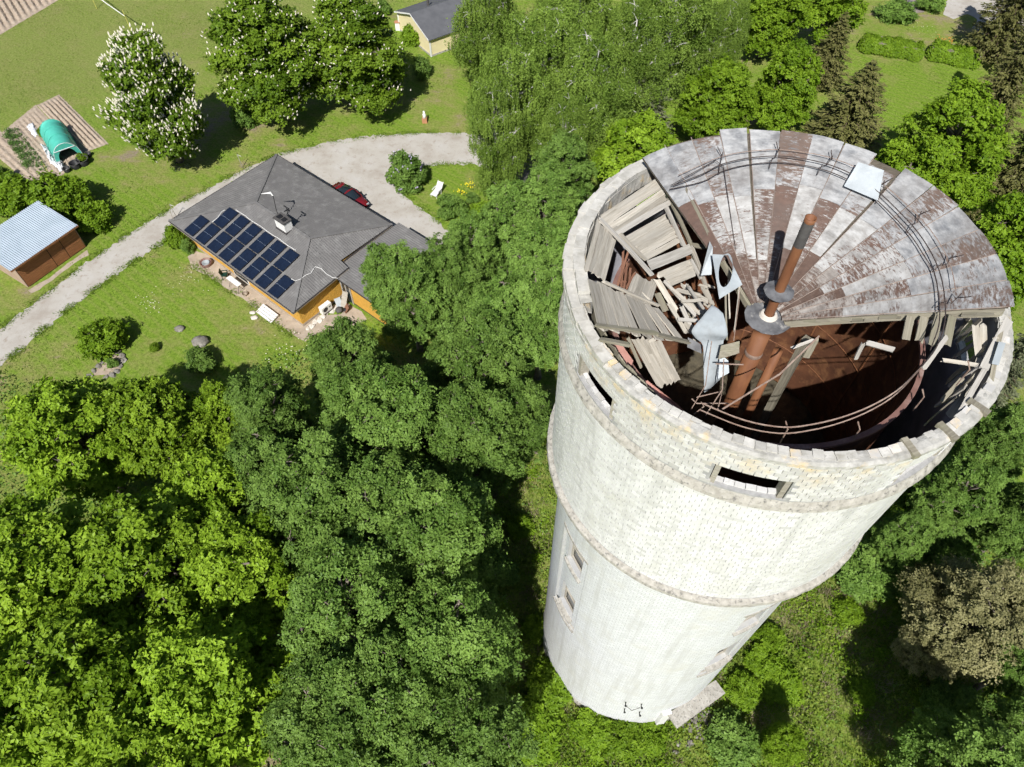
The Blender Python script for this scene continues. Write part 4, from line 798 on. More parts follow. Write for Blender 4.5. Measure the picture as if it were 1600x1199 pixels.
RW = [((1062, 322), (1100, 345), (1135, 378), 30.05), ((1000, 400), (1080, 425), (1155, 450), 29.98), ((930, 490), (1050, 505), (1166, 522), 29.74), ((960, 545), (1060, 545), (1150, 545), 29.52), ((1003, 592), (1070, 580), (1138, 568), 29.36), ((1008, 740), (1075, 715), (1128, 690), 28.95), ((1012, 900), (1060, 865), (1115, 815), 28.4)]
m = MB(); cols = [smooth_path([tl(*c2(*r[k]), r[3]+(.04 if k == 1 else 0))+tw for r in RW], 4) for k in range(3)]; nr = len(cols[0])
for th in (0, .012):
    for i in range(nr):
        for q in smooth_path([cols[0][i], cols[1][i], cols[2][i]], 3): m.v.append((q.x, q.y+th, q.z-th))
w = 7; half = nr*w
for i in range(nr-1):
    for k in range(w-1): a = i*w+k; m.f += [(a, a+1, a+w+1, a+w), (half+a, half+a+w, half+a+w+1, half+a+1)]
    for k in (0, w-1): a = i*w+k; m.f.append((a, a+w, half+a+w, half+a))
for k in range(w-1): a = (nr-1)*w+k; m.f += [(a, a+1, half+a+1, half+a), (k, half+k, half+k+1, k+1)]
tag(m.build('metal_sheet', 'galv', None, True), 'bluish galvanised sheet folded over the edge above the dark tank', 'metal sheet', 'loose sheets on the tower roof')
tag(flat([oncone(*p, CZ0, CSL, l)+tw for p, l in (((1332, 273), .42), ((1372, 285), .40), ((1366, 325), .25), ((1314, 301), .22))], 0.012).build('metal_sheet', 'whitesheet'), 'square bleached white sheet lying loose on the rusty metal roof', 'metal sheet', 'loose sheets on the tower roof')
tag(flat([tl(*c1(*p), z)+tw for p, z in (((1048, 830), 30.2), ((1068, 870), 30.2), ((1060, 1050), 29.6), ((990, 1055), 29.5))], 0.01).build('metal_sheet', 'whitesheet'), 'narrow pale sheet standing on edge beside the holed metal sheet', 'metal sheet', 'loose sheets on the tower roof')
tag(flat([tl(*c2(*p), z)+tw for p, z in (((1120, 590), 29.6), ((1240, 560), 29.6), ((1238, 640), 29.4), ((1100, 682), 29.4))], 0.03).build('plywood_board', 'woodmoss'), 'small weathered plywood board stuck beside the rusty riser pipe', 'board')
tag(flat([tl(*c2(*p), z)+tw for p, z in (((905, 535), 29.0), ((1000, 585), 29.0), ((998, 645), 28.8), ((900, 600), 28.8))], 0.01).build('metal_sheet', 'disc'), 'dull grey sheet under the bluish folded sheet', 'metal sheet', 'loose sheets on the tower roof')
tag(flat([tl(*c2(*p), z)+tw for p, z in (((1110, 640), 29.2), ((1170, 690), 29.1), ((1175, 770), 28.9), ((1090, 815), 28.8))], 0.01).build('metal_sheet', 'whitesheet'), 'white torn sheet below the small plywood board', 'metal sheet', 'loose sheets on the tower roof')

# entrance canopy, rubble and line insulators at the foot
ca = -58*D2R
p, rz = frame_at(-58.5, RS+0.30, 3.1); cn = MB().box((0, 0, 0), (3.3, 0.8, 0.18)).build('canopy', 'concrete', tower, loc=p, rot=(0, 0, rz))
p, rz = frame_at(-77, RS+0.06, 1.6); MB().box((0, 0, 0), (0.5, 0.3, 3.4)).build('door_pier', 'white', tower, loc=p, rot=(0, 0, rz))
p, rz = frame_at(-58.5, RS+0.02, 1.35); dr = MB().box((0, 0, 0), (1.5, 0.12, 2.5)).build('door', 'woodred', tower, loc=p, rot=(0, 0, rz)); MB().box((0.55, 0.08, 0), (0.05, 0.08, 0.2)).build('handle', 'black', dr)
for i, (x, y) in enumerate(((978, 1097), (1002, 1100), (976, 1107), (999, 1112))):
    q = None
    lo = [tl(x, y, z/20) for z in range(60, 140)]; q = min(lo, key=lambda t: abs(math.hypot(t.x, t.y)-RS) if t.y < 0 else 99)
    a = math.atan2(q.y, q.x); d = Vector((math.cos(a), math.sin(a), 0)); ins = MB().tube([q-d*0.1, q+d*0.22, q+d*0.24+Vector((0, 0, 0.18))], 0.025, 6).build('insulator_bracket', 'wire', tower)
    MB().sphere(q+d*0.24+Vector((0, 0, 0.2)), 0.06, 8, 6).build('insulator', 'black', ins)
m = MB(); q0 = tl(978, 1103, 4.6); q1 = tl(1000, 1106, 4.6); m.tube([q0*1.0, (q0+q1)/2+Vector((-.1, -.2, .1)), q1], 0.015, 5); m.build('loose_cable', 'wire', tower)
rr = random.Random(9); m = MB()
c0 = at(1090, 1128)
for i in range(150):
    p = c0+Vector((rr.gauss(0, .75), rr.gauss(0, .6), 0.05)); m.sphere(p, rr.uniform(.05, .2), 6, 4, (1, rr.uniform(.6, 1.2), .6), .25, rr)
tag(struct(m.build('rubble', 'stone'), 'stuff'), 'heap of broken concrete beside the tower door', 'rubble')

# ------------------------------------------------------------------ the grey-roofed house
HC = Vector((-19.5, 46.73, 0)); HU = Vector((0.768, -0.640, 0)); HV = Vector((0.640, 0.768, 0)); HA = math.atan2(HU.y, HU.x)
house = thing('house', 'single-storey ochre house with a grey ribbed hip roof and solar panels', 'house', HC, HA)
ZE, ZRI = 2.70, 3.92
Wc, Nc, Ec, Scn, n1, n2 = (-7.75, -5.95), (-7.9, 5.85), (7.2, 5.95), (8.5, -5.98), (8.15, 0.07), (7.3, 0.05)
r1, r2 = (-2.5, -0.42), (4.35, -0.40)
def ribbed(name, eave, top, parent, mat='roofmetal', pitch=0.20, rib=0.035, ze=None, zt=None, drop=0.05):
    """Ribbed sheet between an eave polyline and a top polyline, each (u, v, z); ribs climb from eave to top."""
    mb = MB()
    def along(pl, t):
        L = [(Vector(pl[i+1])-Vector(pl[i])).length for i in range(len(pl)-1)]; s = t*sum(L)
        for i, l in enumerate(L):
            if s <= l or i == len(L)-1: return Vector(pl[i]).lerp(Vector(pl[i+1]), min(1, s/max(l, 1e-6)))
            s -= l
    return mb, along
def facet(name, A, B, cut, parent, pitch=0.21, h=0.035):
    """Roof facet with eave A->B; cut(point on eave, inward direction) -> length of the rib there."""
    A = Vector(A); B = Vector(B); L = (B-A).length; d = (B-A)/L; n = int(L/pitch); mb = MB()
    for i in range(n):
        for k, (s0, s1, z0, z1) in enumerate(((0, .62, 0, 0), (.62, .72, 0, h), (.72, .90, h, h), (.90, 1, h, 0))):
            ta, tb = (i+s0)*L/n, (i+s1)*L/n
            ea, eb = A+d*ta, A+d*tb; wa, wb = cut(ea), cut(eb)
            mb.add([ea+Vector((0, 0, z0)), eb+Vector((0, 0, z1)), wb+Vector((0, 0, z1)), wa+Vector((0, 0, z0))], [(0, 1, 2, 3)])
    return mb.build(name, 'roofmetal', parent)
R1, R2 = Vector((*r1, ZRI)), Vector((*r2, ZRI)); V3 = lambda p, z=ZE: Vector((p[0], p[1], z))
def lerp_on(a, b, t): return a+(b-a)*t
def cut_u(chain):
    """End of a rib that runs in v: where u meets the chain of hip / ridge points."""
    def f(e):
        for p, q in zip(chain[:-1], chain[1:]):
            if min(p.x, q.x)-1e-6 <= e.x <= max(p.x, q.x)+1e-6: return lerp_on(p, q, (e.x-p.x)/(q.x-p.x) if abs(q.x-p.x) > 1e-6 else 0)
        return min(chain, key=lambda c: abs(c.x-e.x))
    return f
def cut_v(chain):
    def f(e):
        for p, q in zip(chain[:-1], chain[1:]):
            if min(p.y, q.y)-1e-6 <= e.y <= max(p.y, q.y)+1e-6: return lerp_on(p, q, (e.y-p.y)/(q.y-p.y) if abs(q.y-p.y) > 1e-6 else 0)
        return min(chain, key=lambda c: abs(c.y-e.y))
    return f
W3, N3, E3, S3 = V3(Wc), V3(Nc), V3(Ec), V3(Scn)
roof = facet('roof', W3, S3, cut_u([W3, R1, R2, S3]), house)
facet('roof_slope', E3, N3, cut_u([E3, R2, R1, N3]), roof)
facet('roof_slope', N3, W3, cut_v([N3, R1, W3]), roof)
facet('roof_slope', S3, V3(n1), cut_v([S3, R2, E3]), roof)
E3b = V3(n2, ZE+0.27)
facet('roof_slope', E3b, V3(Ec, ZE+0.02), cut_v([S3, R2, E3]), roof)
for (a, b) in ((W3, R1), (N3, R1), (R1, R2), (R2, E3), (R2, S3)):
    d = b-a; MB().plank(a+Vector((0, 0, .06)), b+Vector((0, 0, .06)), 0.24, 0.03, (0, 0, 1)).build('ridge_cap', 'roofmetal', roof)
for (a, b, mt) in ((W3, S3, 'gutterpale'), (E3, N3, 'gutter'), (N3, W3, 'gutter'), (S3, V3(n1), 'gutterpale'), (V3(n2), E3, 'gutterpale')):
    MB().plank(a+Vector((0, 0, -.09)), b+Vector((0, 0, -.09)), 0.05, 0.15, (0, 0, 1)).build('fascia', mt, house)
    MB().tube([a+Vector((0, 0, -.02))*1, b+Vector((0, 0, -.02))], 0.055, 6).build('gutter', 'gutter', house)
m = MB(); m.prism([(-7.6, -5.85), (8.2, -5.85), (8.1, -0.1), (7.2, 0.1), (7.0, 5.8), (-7.7, 5.7)], ZE-0.06, ZE-0.03); m.build('soffit', 'yellowboard', house)
def boards(name, A, B, z0, z1, out, mat, parent, bw=0.14):
    A, B = Vector((*A, 0)), Vector((*B, 0)); L = (B-A).length; d = (B-A)/L; n = int(L/bw); mb = MB(); a = math.atan2(d.y, d.x); r = random.Random(int(L*100))
    for i in range(n): mb.boxz(A+d*((i+.5)*L/n)+Vector((0, 0, (z0+z1)/2)), (L/n-0.014, 0.03+r.uniform(0, .008), z1-z0), a)
    return mb.build(name, mat, parent)
WX0, WX1, WY0, WY1 = -7.0, 7.86, -5.2, 5.2
m = MB(); m.prism([(WX0, WY0), (WX1, WY0), (WX1, -0.4), (6.9, -0.4), (6.9, WY1), (WX0, WY1)], 0, ZE-0.05); m.build('wall', 'gutter', house)
for (A, B) in (((WX0, WY0-.01), (WX1, WY0-.01)), ((WX1+.01, WY0), (WX1+.01, -0.5)), ((6.91, -0.4), (6.91, WY1)), ((WX0, WY1+.01), (6.9, WY1+.01)), ((WX0-.01, WY0), (WX0-.01, WY1))): boards('cladding', A, B, 0.25, ZE-0.06, 1, 'yellowboard', house)
m = MB(); m.prism([(WX0-.05, WY0-.05), (WX1+.05, WY0-.05), (WX1+.05, -0.35), (6.95, -0.35), (6.95, WY1+.05), (WX0-.05, WY1+.05)], -0.2, 0.24); m.build('plinth', 'patio', house)
for (x, y, w, h_, rz) in ((-4, WY0-.03, 1.6, 1.3, 0), (0.2, WY0-.03, 2.0, 2.0, 0), (4.4, WY0-.03, 1.6, 1.3, 0)):
    wo = MB().box((0, 0, 0), (w, 0.08, h_)).build('window', 'white', house, loc=(x, y, 0.3+h_/2+(0.5 if h_ < 1.5 else 0))); MB().box((0, -0.045, 0), (w-0.2, 0.01, h_-0.2)).build('pane', 'glass', wo)
# solar panels
sl_ = (ZRI-ZE)/(5.55); pa = math.atan(sl_)
def roofz(v): return ZE+(v+5.95)*sl_
def panel(u, v):
    o = MB().box((0, 0, 0), (1.20, 1.92, 0.04)).build('solar_panel', 'panelframe', house, loc=(u, v, roofz(v)+0.12), rot=(pa, 0, 0))
    MB().box((0, -.475, .022), (1.15, .925, .006)).build('cell_field', 'cell', o); MB().box((0, .475, .022), (1.15, .925, .006)).build('cell_field', 'cell', o)
    MB().box((0, 0, .0225), (1.15, .018, .006)).build('divider', 'busbar', o)
for i in range(8):
    u = -5.03+i*1.567
    panel(u, -4.93)
    if 1 <= i <= 6: panel(u+0.02, -2.97)
    MB().box((u, -4.0 if 1 <= i <= 6 else -4.93, roofz(-4.0 if 1 <= i <= 6 else -4.93)+0.085), (0.04, 3.8 if 1 <= i <= 6 else 1.9, 0.03), Matrix.Rotation(pa, 3, 'X')).build('panel_rail', 'gutter', house)
def onroof(u, v): return Vector((u, v, roofz(v)+0.05))
MB().tube([onroof(-4.2, -3.9), onroof(-4.15, -3.3), onroof(-4.35, -2.7), onroof(-4.2, -2.3)], 0.022, 5).build('cable', 'white', house)
MB().tube([onroof(-3.4, -1.85)]+[onroof(-3.4+i*1.1, -1.9+0.05*(i % 2)) for i in range(8)], 0.025, 5).build('cable', 'white', house)
cb = [(455, 436), (462, 439), (470, 436), (478, 430), (486, 427), (490, 420), (493, 417), (502, 420), (510, 428), (520, 434), (528, 435)]
def tohouse(px, py, z): p = at(px, py, z)-HC; return Vector((p.dot(HU), p.dot(HV), z))
def sezr(u): return ZRI-(ZRI-ZE)*(u-4.35)/(8.5-4.35)+0.07
pts = []
for x, y in cb:
    z = 3.2
    for _ in range(30): q = tohouse(x, y, z); z += .5*(sezr(q.x)-z)
    pts.append(tohouse(x, y, z))
MB().tube(pts, 0.025, 5).build('cable', 'white', house)
# chimney with cowls
cx, cy = 1.75, -0.78
ch = MB().box((cx, cy, 4.25), (1.20, 0.75, 1.0)).build('chimney', 'whitewash', house)
MB().box((cx, cy, 4.80), (1.34, 0.88, 0.10)).build('chimney_cap', 'pipegrey', ch)
for s in (-.28, .28): MB().box((cx+s, cy, 4.875), (.42, .42, .05)).build('flue', 'black', ch)
MB().box((cx, cy, 3.80), (1.36, 0.92, 0.14)).build('flashing', 'gutter', ch)
MB().tube([(cx-.66, cy+.1, 4.3), (cx-.70, cy+.12, 5.3), (cx-.85, cy+.3, 6.0), (cx-1.0, cy+.4, 6.35)], .03, 6).build('aerial_mast', 'black', ch)
MB().tube([(cx-1.0, cy+.4, 6.35), (cx-1.25, cy+.42, 6.5), (cx-1.8, cy-.1, 6.45)], [.05, .09, .02], 6).build('aerial', 'white', ch)
MB().tube([(cx+.35, cy+.4, 4.6), (cx+.38, cy+.45, 5.9)], .035, 6).build('aerial_mast', 'black', ch)
m = MB(); m.box((cx+.38, cy+.45, 5.9), (.6, .06, .06)); m.box((cx+.62, cy+.3, 5.85), (.06, .5, .06)); m.sphere((cx+.68, cy+.42, 5.8), .1, 8, 5); m.build('aerial', 'black', ch)
# garage wing
GZ = 2.52; gx0, gx1, gy0, gy1 = 7.3, 14.4, -1.25, 6.6
m_ = facet('garage_roof', (gx1, gy0, GZ), (gx1, gy1, GZ-.0), lambda e: Vector((gx0, e.y, GZ+0.02)), house)
m_ = MB(); m_.prism([(gx0, gy0), (gx1, gy0), (gx1, gy1), (gx0, gy1)], GZ-.18, GZ-.02); m_.build('garage_fascia', 'gutter', house)
m_ = MB(); m_.prism([(gx0+.7, gy0+.3), (gx1-.4, gy0+.3), (gx1-.4, gy1-.4), (gx0+.7, gy1-.4)], 0, GZ-.18); m_.build('garage_wall', 'gutter', house)
boards('cladding', (gx0+1.9, gy0+.28), (gx1-.4, gy0+.28), .2, GZ-.2, 1, 'yellowboard', house); boards('cladding', (gx1-.39, gy0+.3), (gx1-.39, gy1-.4), .2, GZ-.2, 1, 'yellowboard', house)
gd = MB().box((8.75, gy0+.24, 1.15), (1.1, .06, 2.2)).build('door', 'glass', house)
for x in (8.22, 8.75, 9.28): MB().box((x, gy0+.20, 1.15), (.09, .08, 2.2)).build('door_frame', 'wood', gd)
MB().tube([tuple(W3+Vector((.3, .3, -.2))), tuple(W3+Vector((.35, .35, 1.2)))], .02, 5).build('roof_pin', 'gutterpale', house)
h2w = lambda u, v, z=0.0: Vector((HC.x+HU.x*u+HV.x*v, HC.y+HU.y*u+HV.y*v, z))

# ------------------------------------------------------------------ red car
def wheel(parent, loc, r=.31, w=.2):
    t = MB().lathe([(r*.62, -w/2), (r*.93, -w/2), (r, -w/2+.03), (r, w/2-.03), (r*.93, w/2), (r*.62, w/2)], 22).build('wheel', 'tyre', parent, True, loc, (math.pi/2, 0, 0))
    MB().lathe([(0.001, w/2-.03), (.06, w/2-.02), (r*.6, w/2-.05), (r*.63, w/2-.01), (r*.63, -w/2+.01), (.001, -w/2+.03)], 18).build('rim', 'rim', t, True)
cc = at(546, 316); ca = math.atan2(*(lambda d: (d.y, d.x))(at(577, 322)-at(527, 290)))
car = thing('car', 'dark red car parked on the gravel along the house', 'car', (cc.x, cc.y, 0), ca)
SEC = [(-2.12, .42, .70, .62), (-2.02, .34, .88, .76), (-1.5, .26, .93, .83), (-.6, .24, .94, .85), (.6, .24, .92, .85), (1.45, .25, .84, .82), (2.0, .30, .70, .72), (2.14, .40, .58, .55)]
mb = MB(); ns = len(SEC)
for x, zl, zt, hw in SEC:
    for y, z in ((-hw*.9, zl), (-hw, zl+.16), (-hw*.99, zt-.18), (-hw*.86, zt), (0, zt+.03), (hw*.86, zt), (hw*.99, zt-.18), (hw, zl+.16), (hw*.9, zl)): mb.v.append((x, y, z))
for i in range(ns-1):
    for k in range(8): mb.f.append((i*9+k, (i+1)*9+k, (i+1)*9+k+1, i*9+k+1))
    mb.f.append((i*9+8, (i+1)*9+8, (i+1)*9, i*9))
mb.f += [tuple(range(9)), tuple((ns-1)*9+k for k in range(9))[::-1]]
mb.build('body', 'carred', car, True)
GH = [(-1.72, .90, .90, .70), (-1.15, .90, 1.30, .58), (-.2, .92, 1.40, .58), (.35, .90, 1.36, .56), (1.12, .86, .88, .70)]
mb = MB()
for x, zl, zt, hw in GH:
    for y, z in ((-hw-.06, zl), (-hw*.95, zt), (0, zt+.03), (hw*.95, zt), (hw+.06, zl)): mb.v.append((x, y, z))
for i in range(4):
    for k in range(4): mb.f.append((i*5+k, (i+1)*5+k, (i+1)*5+k+1, i*5+k+1))
mb.build('greenhouse_glass', 'glass', car, True)
mb = MB(); mb.add([(-1.12, -.54, 1.32), (.33, -.53, 1.38), (.33, .53, 1.38), (-1.12, .54, 1.32), (-1.12, 0, 1.36), (.33, 0, 1.42)], [(0, 1, 5, 4), (4, 5, 2, 3)]); mb.build('roof', 'carred', car, True)
for s in (-1, 1):
    MB().tube([(.35, s*.57, 1.36), (1.12, s*.74, .88)], .03, 5).build('windscreen_pillar', 'carred', car); MB().tube([(-1.15, s*.58, 1.3), (-1.74, s*.73, .92)], .045, 5).build('rear_pillar', 'carred', car)
    MB().box((.78, s*.92, .95), (.16, .2, .12)).build('mirror', 'black', car)
    MB().box((2.07, s*.52, .60), (.14, .30, .13)).build('headlight', 'galv', car); MB().box((-2.08, s*.56, .68), (.08, .28, .16)).build('tail_light', 'carred', car)
    for x in (-1.35, 1.32): wheel(car, (x, s*.76, .31))
# ------------------------------------------------------------------ patio things
p = h2w(-3.9, -5.99); ft = thing('fire_bowl', 'round rusty fire bowl on the patio beside the house', 'fire pit', p)
MB().lathe([(.42, .0), (.5, .28), (.52, .36), (.46, .36), (.42, .1), (.001, .08)], 26).build('bowl', 'rimrust', ft, True)
MB().lathe([(.30, .2), (.33, .3), (.28, .3), (.25, .22), (.001, .2)], 20).build('inner_pan', 'galv', ft, True)
p = h2w(-1.33, -5.9); pc = thing('patio_chair', 'dark green plastic armchair on the patio', 'chair', p, HA+2.4)
MB().box((0, 0, .42), (.48, .46, .04)).build('seat', 'plasticgreen', pc); MB().box((0, .24, .68), (.5, .04, .5), Matrix.Rotation(-.2, 3, 'X')).build('backrest', 'plasticgreen', pc)
for sx in (-1, 1):
    MB().box((sx*.27, 0, .62), (.06, .46, .04)).build('armrest', 'plasticgreen', pc)
    for sy in (-1, 1): MB().tube([(sx*.26, sy*.22, 0), (sx*.24, sy*.2, .6 if sy < 0 else .42)], .03, 6).build('leg', 'plasticgreen', pc)
p = h2w(0.35, -6.05); tb = thing('drying_table', 'white topped folding table under the eave', 'table', p, HA)
MB().box((0, 0, .86), (1.5, .42, .04)).build('tabletop', 'white', tb)
for s in (-1, 1):
    for q in (-1, 1): MB().tube([(s*.6, q*.3, 0), (s*.55, -q*.1, .85)], .02, 5).build('leg', 'gutter', tb)
p = h2w(1.55, -6.1); bk = thing('basket', 'tan basket beside the folding table', 'basket', p); MB().lathe([(.16, 0), (.24, .24), (.21, .24), (.14, .04), (.001, .04)], 14).build('body', 'patio', bk); MB().tube([(-.22, 0, .22), (-.1, 0, .42), (.1, 0, .42), (.22, 0, .22)], .015, 5).build('handle', 'gutter', bk)
p = h2w(4.7, -6.35); bs_ = thing('door_step', 'white timber steps against the patio wall', 'steps', p, HA)
for k in range(4): MB().box((0, -.28+.22*k, .08+.07*k), (1.9, .2, .05)).build('tread', 'white', bs_)
for s in (-1, 1): MB().box((s*.8, .05, .1), (.06, .85, .14)).build('stringer', 'wood', bs_)
rr = random.Random(3)
for i, (u, v, r, lb) in enumerate(((3.6, -6.95, .22, 'pale flat stone at the left end of the white steps'), (4.15, -7.2, .27, 'pale flat stone in front of the white steps'))):
    q = h2w(u, v); tag(MB().sphere((0, 0, .05), r, 9, 6, (1.2, .9, .4), .15, rr).build('stone', 'whitestone', None, True, q), lb, 'stone', 'pale stones by the steps')
# heat pump and yard clutter by the end wall
p = h2w(8.35, -3.1); hp = thing('heat_pump', 'white heat pump unit on the ochre end wall', 'heat pump', p, HA)
MB().box((0, 0, .75), (.4, 1.0, .68)).build('casing', 'white', hp); MB().lathe([(.001, .205), (.2, .21), (.24, .2)], 18).build('fan_grille', 'gutter', hp, False, (0, -.15, .75), (0, math.pi/2, 0)); MB().box((0, 0, .36), (.3, .9, .06)).build('bracket', 'gutter', hp)
MB().box((.206, .3, .8), (.01, .2, .1)).build('badge', 'gutter', hp)
for i in range(9):
    q = h2w(8.15+rr.uniform(0, .35), -5.2+i*.42); tag(MB().sphere((0, 0, .05), rr.uniform(.14, .3), 8, 5, (1, 1.2, .5), .2, rr).build('edging_stone', 'whitestone', None, False, q), 'whitewashed stone in the row along the ochre end wall', 'stone', 'white stones along the end wall')
q = h2w(9.0, -2.35); kt = thing('kettle_grill', 'round dark kettle grill lying by the end wall', 'grill', q); MB().sphere((0, 0, .3), .3, 14, 8, (1, 1, .8)).build('bowl', 'pipegrey', kt, True); MB().sphere((.5, .1, .2), .2, 12, 7, (1, 1, .7)).build('lid', 'black', kt, True)
for i in range(3): MB().tube([(.2*math.cos(i*2.1), .2*math.sin(i*2.1), .15), (.35*math.cos(i*2.1), .35*math.sin(i*2.1), 0)], .02, 5).build('leg', 'gutter', kt)
for i, (u, v, L, a, mt, lb) in enumerate(((8.8, -1.5, 1.8, .3, 'wood', 'grey glazed sash leaning by the garage door'), (8.5, -1.9, 1.1, 1.2, 'whitesheet', 'pale broken pane beside the garage door'), (9.4, -1.9, .9, -.4, 'woodred', 'short reddish plank lying by the garage door'))):
    q = h2w(u, v, .05); tag(MB().box((0, 0, L*.35), (.5, .05, L*.75), Matrix.Rotation(-.6, 3, 'X')).build('leaning_board', mt, None, False, q, (0, 0, HA+a)), lb, 'board')
sheet('dirt_yard', [(540, 470), (552, 482), (566, 486), (572, 500), (545, 520), (510, 512), (520, 498), (536, 490)], 0.009, 'patio', j=.1, seed=14)

# ------------------------------------------------------------------ garden lounger, lawn ornament, flagpoles
q = at(683, 304); lo = thing('garden_lounger', 'white plastic reclining chair on the lawn', 'lounger', q, math.radians(60))
for k in range(7): MB().box((-.62+.13*k, 0, .36+.012*k), (.11, .56, .03), None).build('seat_slat', 'white', lo)
for k in range(6): MB().box((.30+.075*k, 0, .44+.10*k), (.03, .56, .11), Matrix.Rotation(.9, 3, 'Y')).build('back_slat', 'white', lo)
for s in (-1, 1):
    MB().box((.05, s*.33, .60), (.62, .07, .03)).build('armrest', 'white', lo); MB().tube([(-.7, s*.29, .33), (.3, s*.29, .42), (.78, s*.29, 1.02)], .025, 6).build('side_rail', 'white', lo)
    for x in (-.45, .3): MB().tube([(x-.1, s*.31, 0), (x, s*.31, .6 if x > 0 else .36)], .022, 6).build('leg', 'white', lo)
q = at(664, 191); od = thing('garden_figure', 'small white figure on a terracotta pedestal by the drive', 'ornament', q)
MB().box((0, 0, .25), (.5, .5, .5)).build('pedestal', 'terracotta', od); MB().lathe([(.001, .5), (.2, .5), (.16, .7), (.2, .9), (.1, 1.05), (.13, 1.2), (.001, 1.32)], 14).build('figure', 'white', od, True)
gl = thing('goal', 'slim football goal with lime posts and white crossbar', 'goal', at(208.8, 56.6))
g0, g1 = at(208.8, 56.6), at(151.4, 13.9)
d = g1-g0
for k in (0, 1):
    MB().tube([(d.x*k, d.y*k, 0), (d.x*k, d.y*k, 3.0)], .045, 6).build('post', 'yellowpost', gl)
MB().tube([(0, 0, 2.3), (d.x*.5, d.y*.5, 2.2), (d.x, d.y, 2.3)], .05, 6).build('crossbar', 'white', gl)
for i, (x, y, lb) in enumerate(((379, 262, 'thin grey stake on the verge behind the house'), (276, 340, 'thin stake beside the drive at the house corner'))):
    st = thing('garden_stake', lb, 'stake', at(x, y)); MB().tube([(0, 0, 0), (-.1, .05, 1.5)], .03, 6).build('rod', 'wood', st); MB().tube([(-.1, .05, 1.45), (.2, .1, 1.2)], .02, 5).build('arm', 'white', st)
# bicycle under the nearest chestnut
q = at(286, 266); by = thing('bicycle', 'black bicycle leaning under the blossoming chestnut', 'bicycle', q, .4)
for x in (-.52, .52):
    wh = MB(); [None]; pts = [(x+.33*math.cos(t*math.pi/9), 0, .34+.33*math.sin(t*math.pi/9)) for t in range(19)]; wo = wh.tube(pts, .022, 5, False).build('wheel', 'tyre', by); sp = MB()
    for t in range(6): sp.tube([(x, 0, .34), (x+.31*math.cos(t*1.05), 0, .34+.31*math.sin(t*1.05))], .005, 3)
    sp.build('spokes', 'galv', wo)
MB().tube([(-.52, 0, .34), (-.1, 0, .32), (.4, 0, .85), (-.25, 0, .8), (-.52, 0, .34)], .02, 5).build('frame', 'black', by); MB().tube([(.52, 0, .34), (.38, 0, .95)], .018, 5).build('fork', 'black', by); MB().tube([(.33, -.28, .98), (.4, 0, 1.0), (.33, .28, .98)], .015, 5).build('handlebar', 'galv', by); MB().box((-.3, 0, .92), (.24, .14, .06)).build('saddle', 'black', by)

# ------------------------------------------------------------------ shed
A0, A1 = Vector((-40.62, 41.95, 0)), Vector((-37.5, 46.85, 0)); su = (A1-A0).normalized(); sa = math.atan2(su.y, su.x); SL = (A1-A0).length
shed = thing('shed', 'brown lath shed with a blue-grey corrugated roof by the drive', 'shed', A0, sa)
SD = 4.2; ZF_, ZB_ = 2.55, 2.95
m = MB(); m.prism([(0.04, 0.04), (SL-.04, 0.04), (SL-.04, SD), (0.04, SD)], 0, [ZF_-.12, ZF_-.12, ZB_-.2, ZB_-.2]); m.build('wall', 'darkgap', shed)
lm = MB().box((0, 0, 0), (1, .03, .085)).mesh('wall_lath', 'shedwood'); z = .12
while z < ZF_-.15:
    for (x0, x1) in ((.05, SL*.5-.03), (SL*.5+.03, SL*.72-.03), (SL*.72+.03, SL-.05)):
        o = link('wall_lath', lm, shed, ((x0+x1)/2, -.01, z)); o.scale = (x1-x0, 1, 1)
    z += .105
for i in range(12):
    w = SD/12; MB().box((-.01, (i+.5)*w, 1.25), (.03, w-.012, 2.5)).build('side_board', 'shedside', shed)
    MB().box((SL+.01, (i+.5)*w, 1.25), (.03, w-.012, 2.5)).build('side_board', 'shedside', shed)
dr = MB().box((SL*.61, -.035, 1.1), (SL*.22-.1, .02, .06)).build('door', 'shedwood', shed); MB().box((SL*.7, -.05, 1.2), (.05, .06, .14)).build('handle', 'black', dr)
mb = MB(); x = -.45; pit = .18; nx = int((SL+.75)/pit)
for i in range(nx*6):
    xa, xb = -.45+i*pit/6, -.45+(i+1)*pit/6; za, zb = .03*math.sin(i*math.pi/3), .03*math.sin((i+1)*math.pi/3)
    y0, y1 = -.42, SD+.3; s = (ZB_-ZF_)/SD
    mb.add([(xa, y0, ZF_+y0*s+za), (xb, y0, ZF_+y0*s+zb), (xb, y1, ZF_+y1*s+zb), (xa, y1, ZF_+y1*s+za)], [(0, 1, 2, 3)])
mb.build('roof', 'shedroof', shed, True)
MB().box((SL/2-.08, -.38, ZF_-.14), (SL+.7, .04, .16)).build('fascia', 'shedwood', shed)

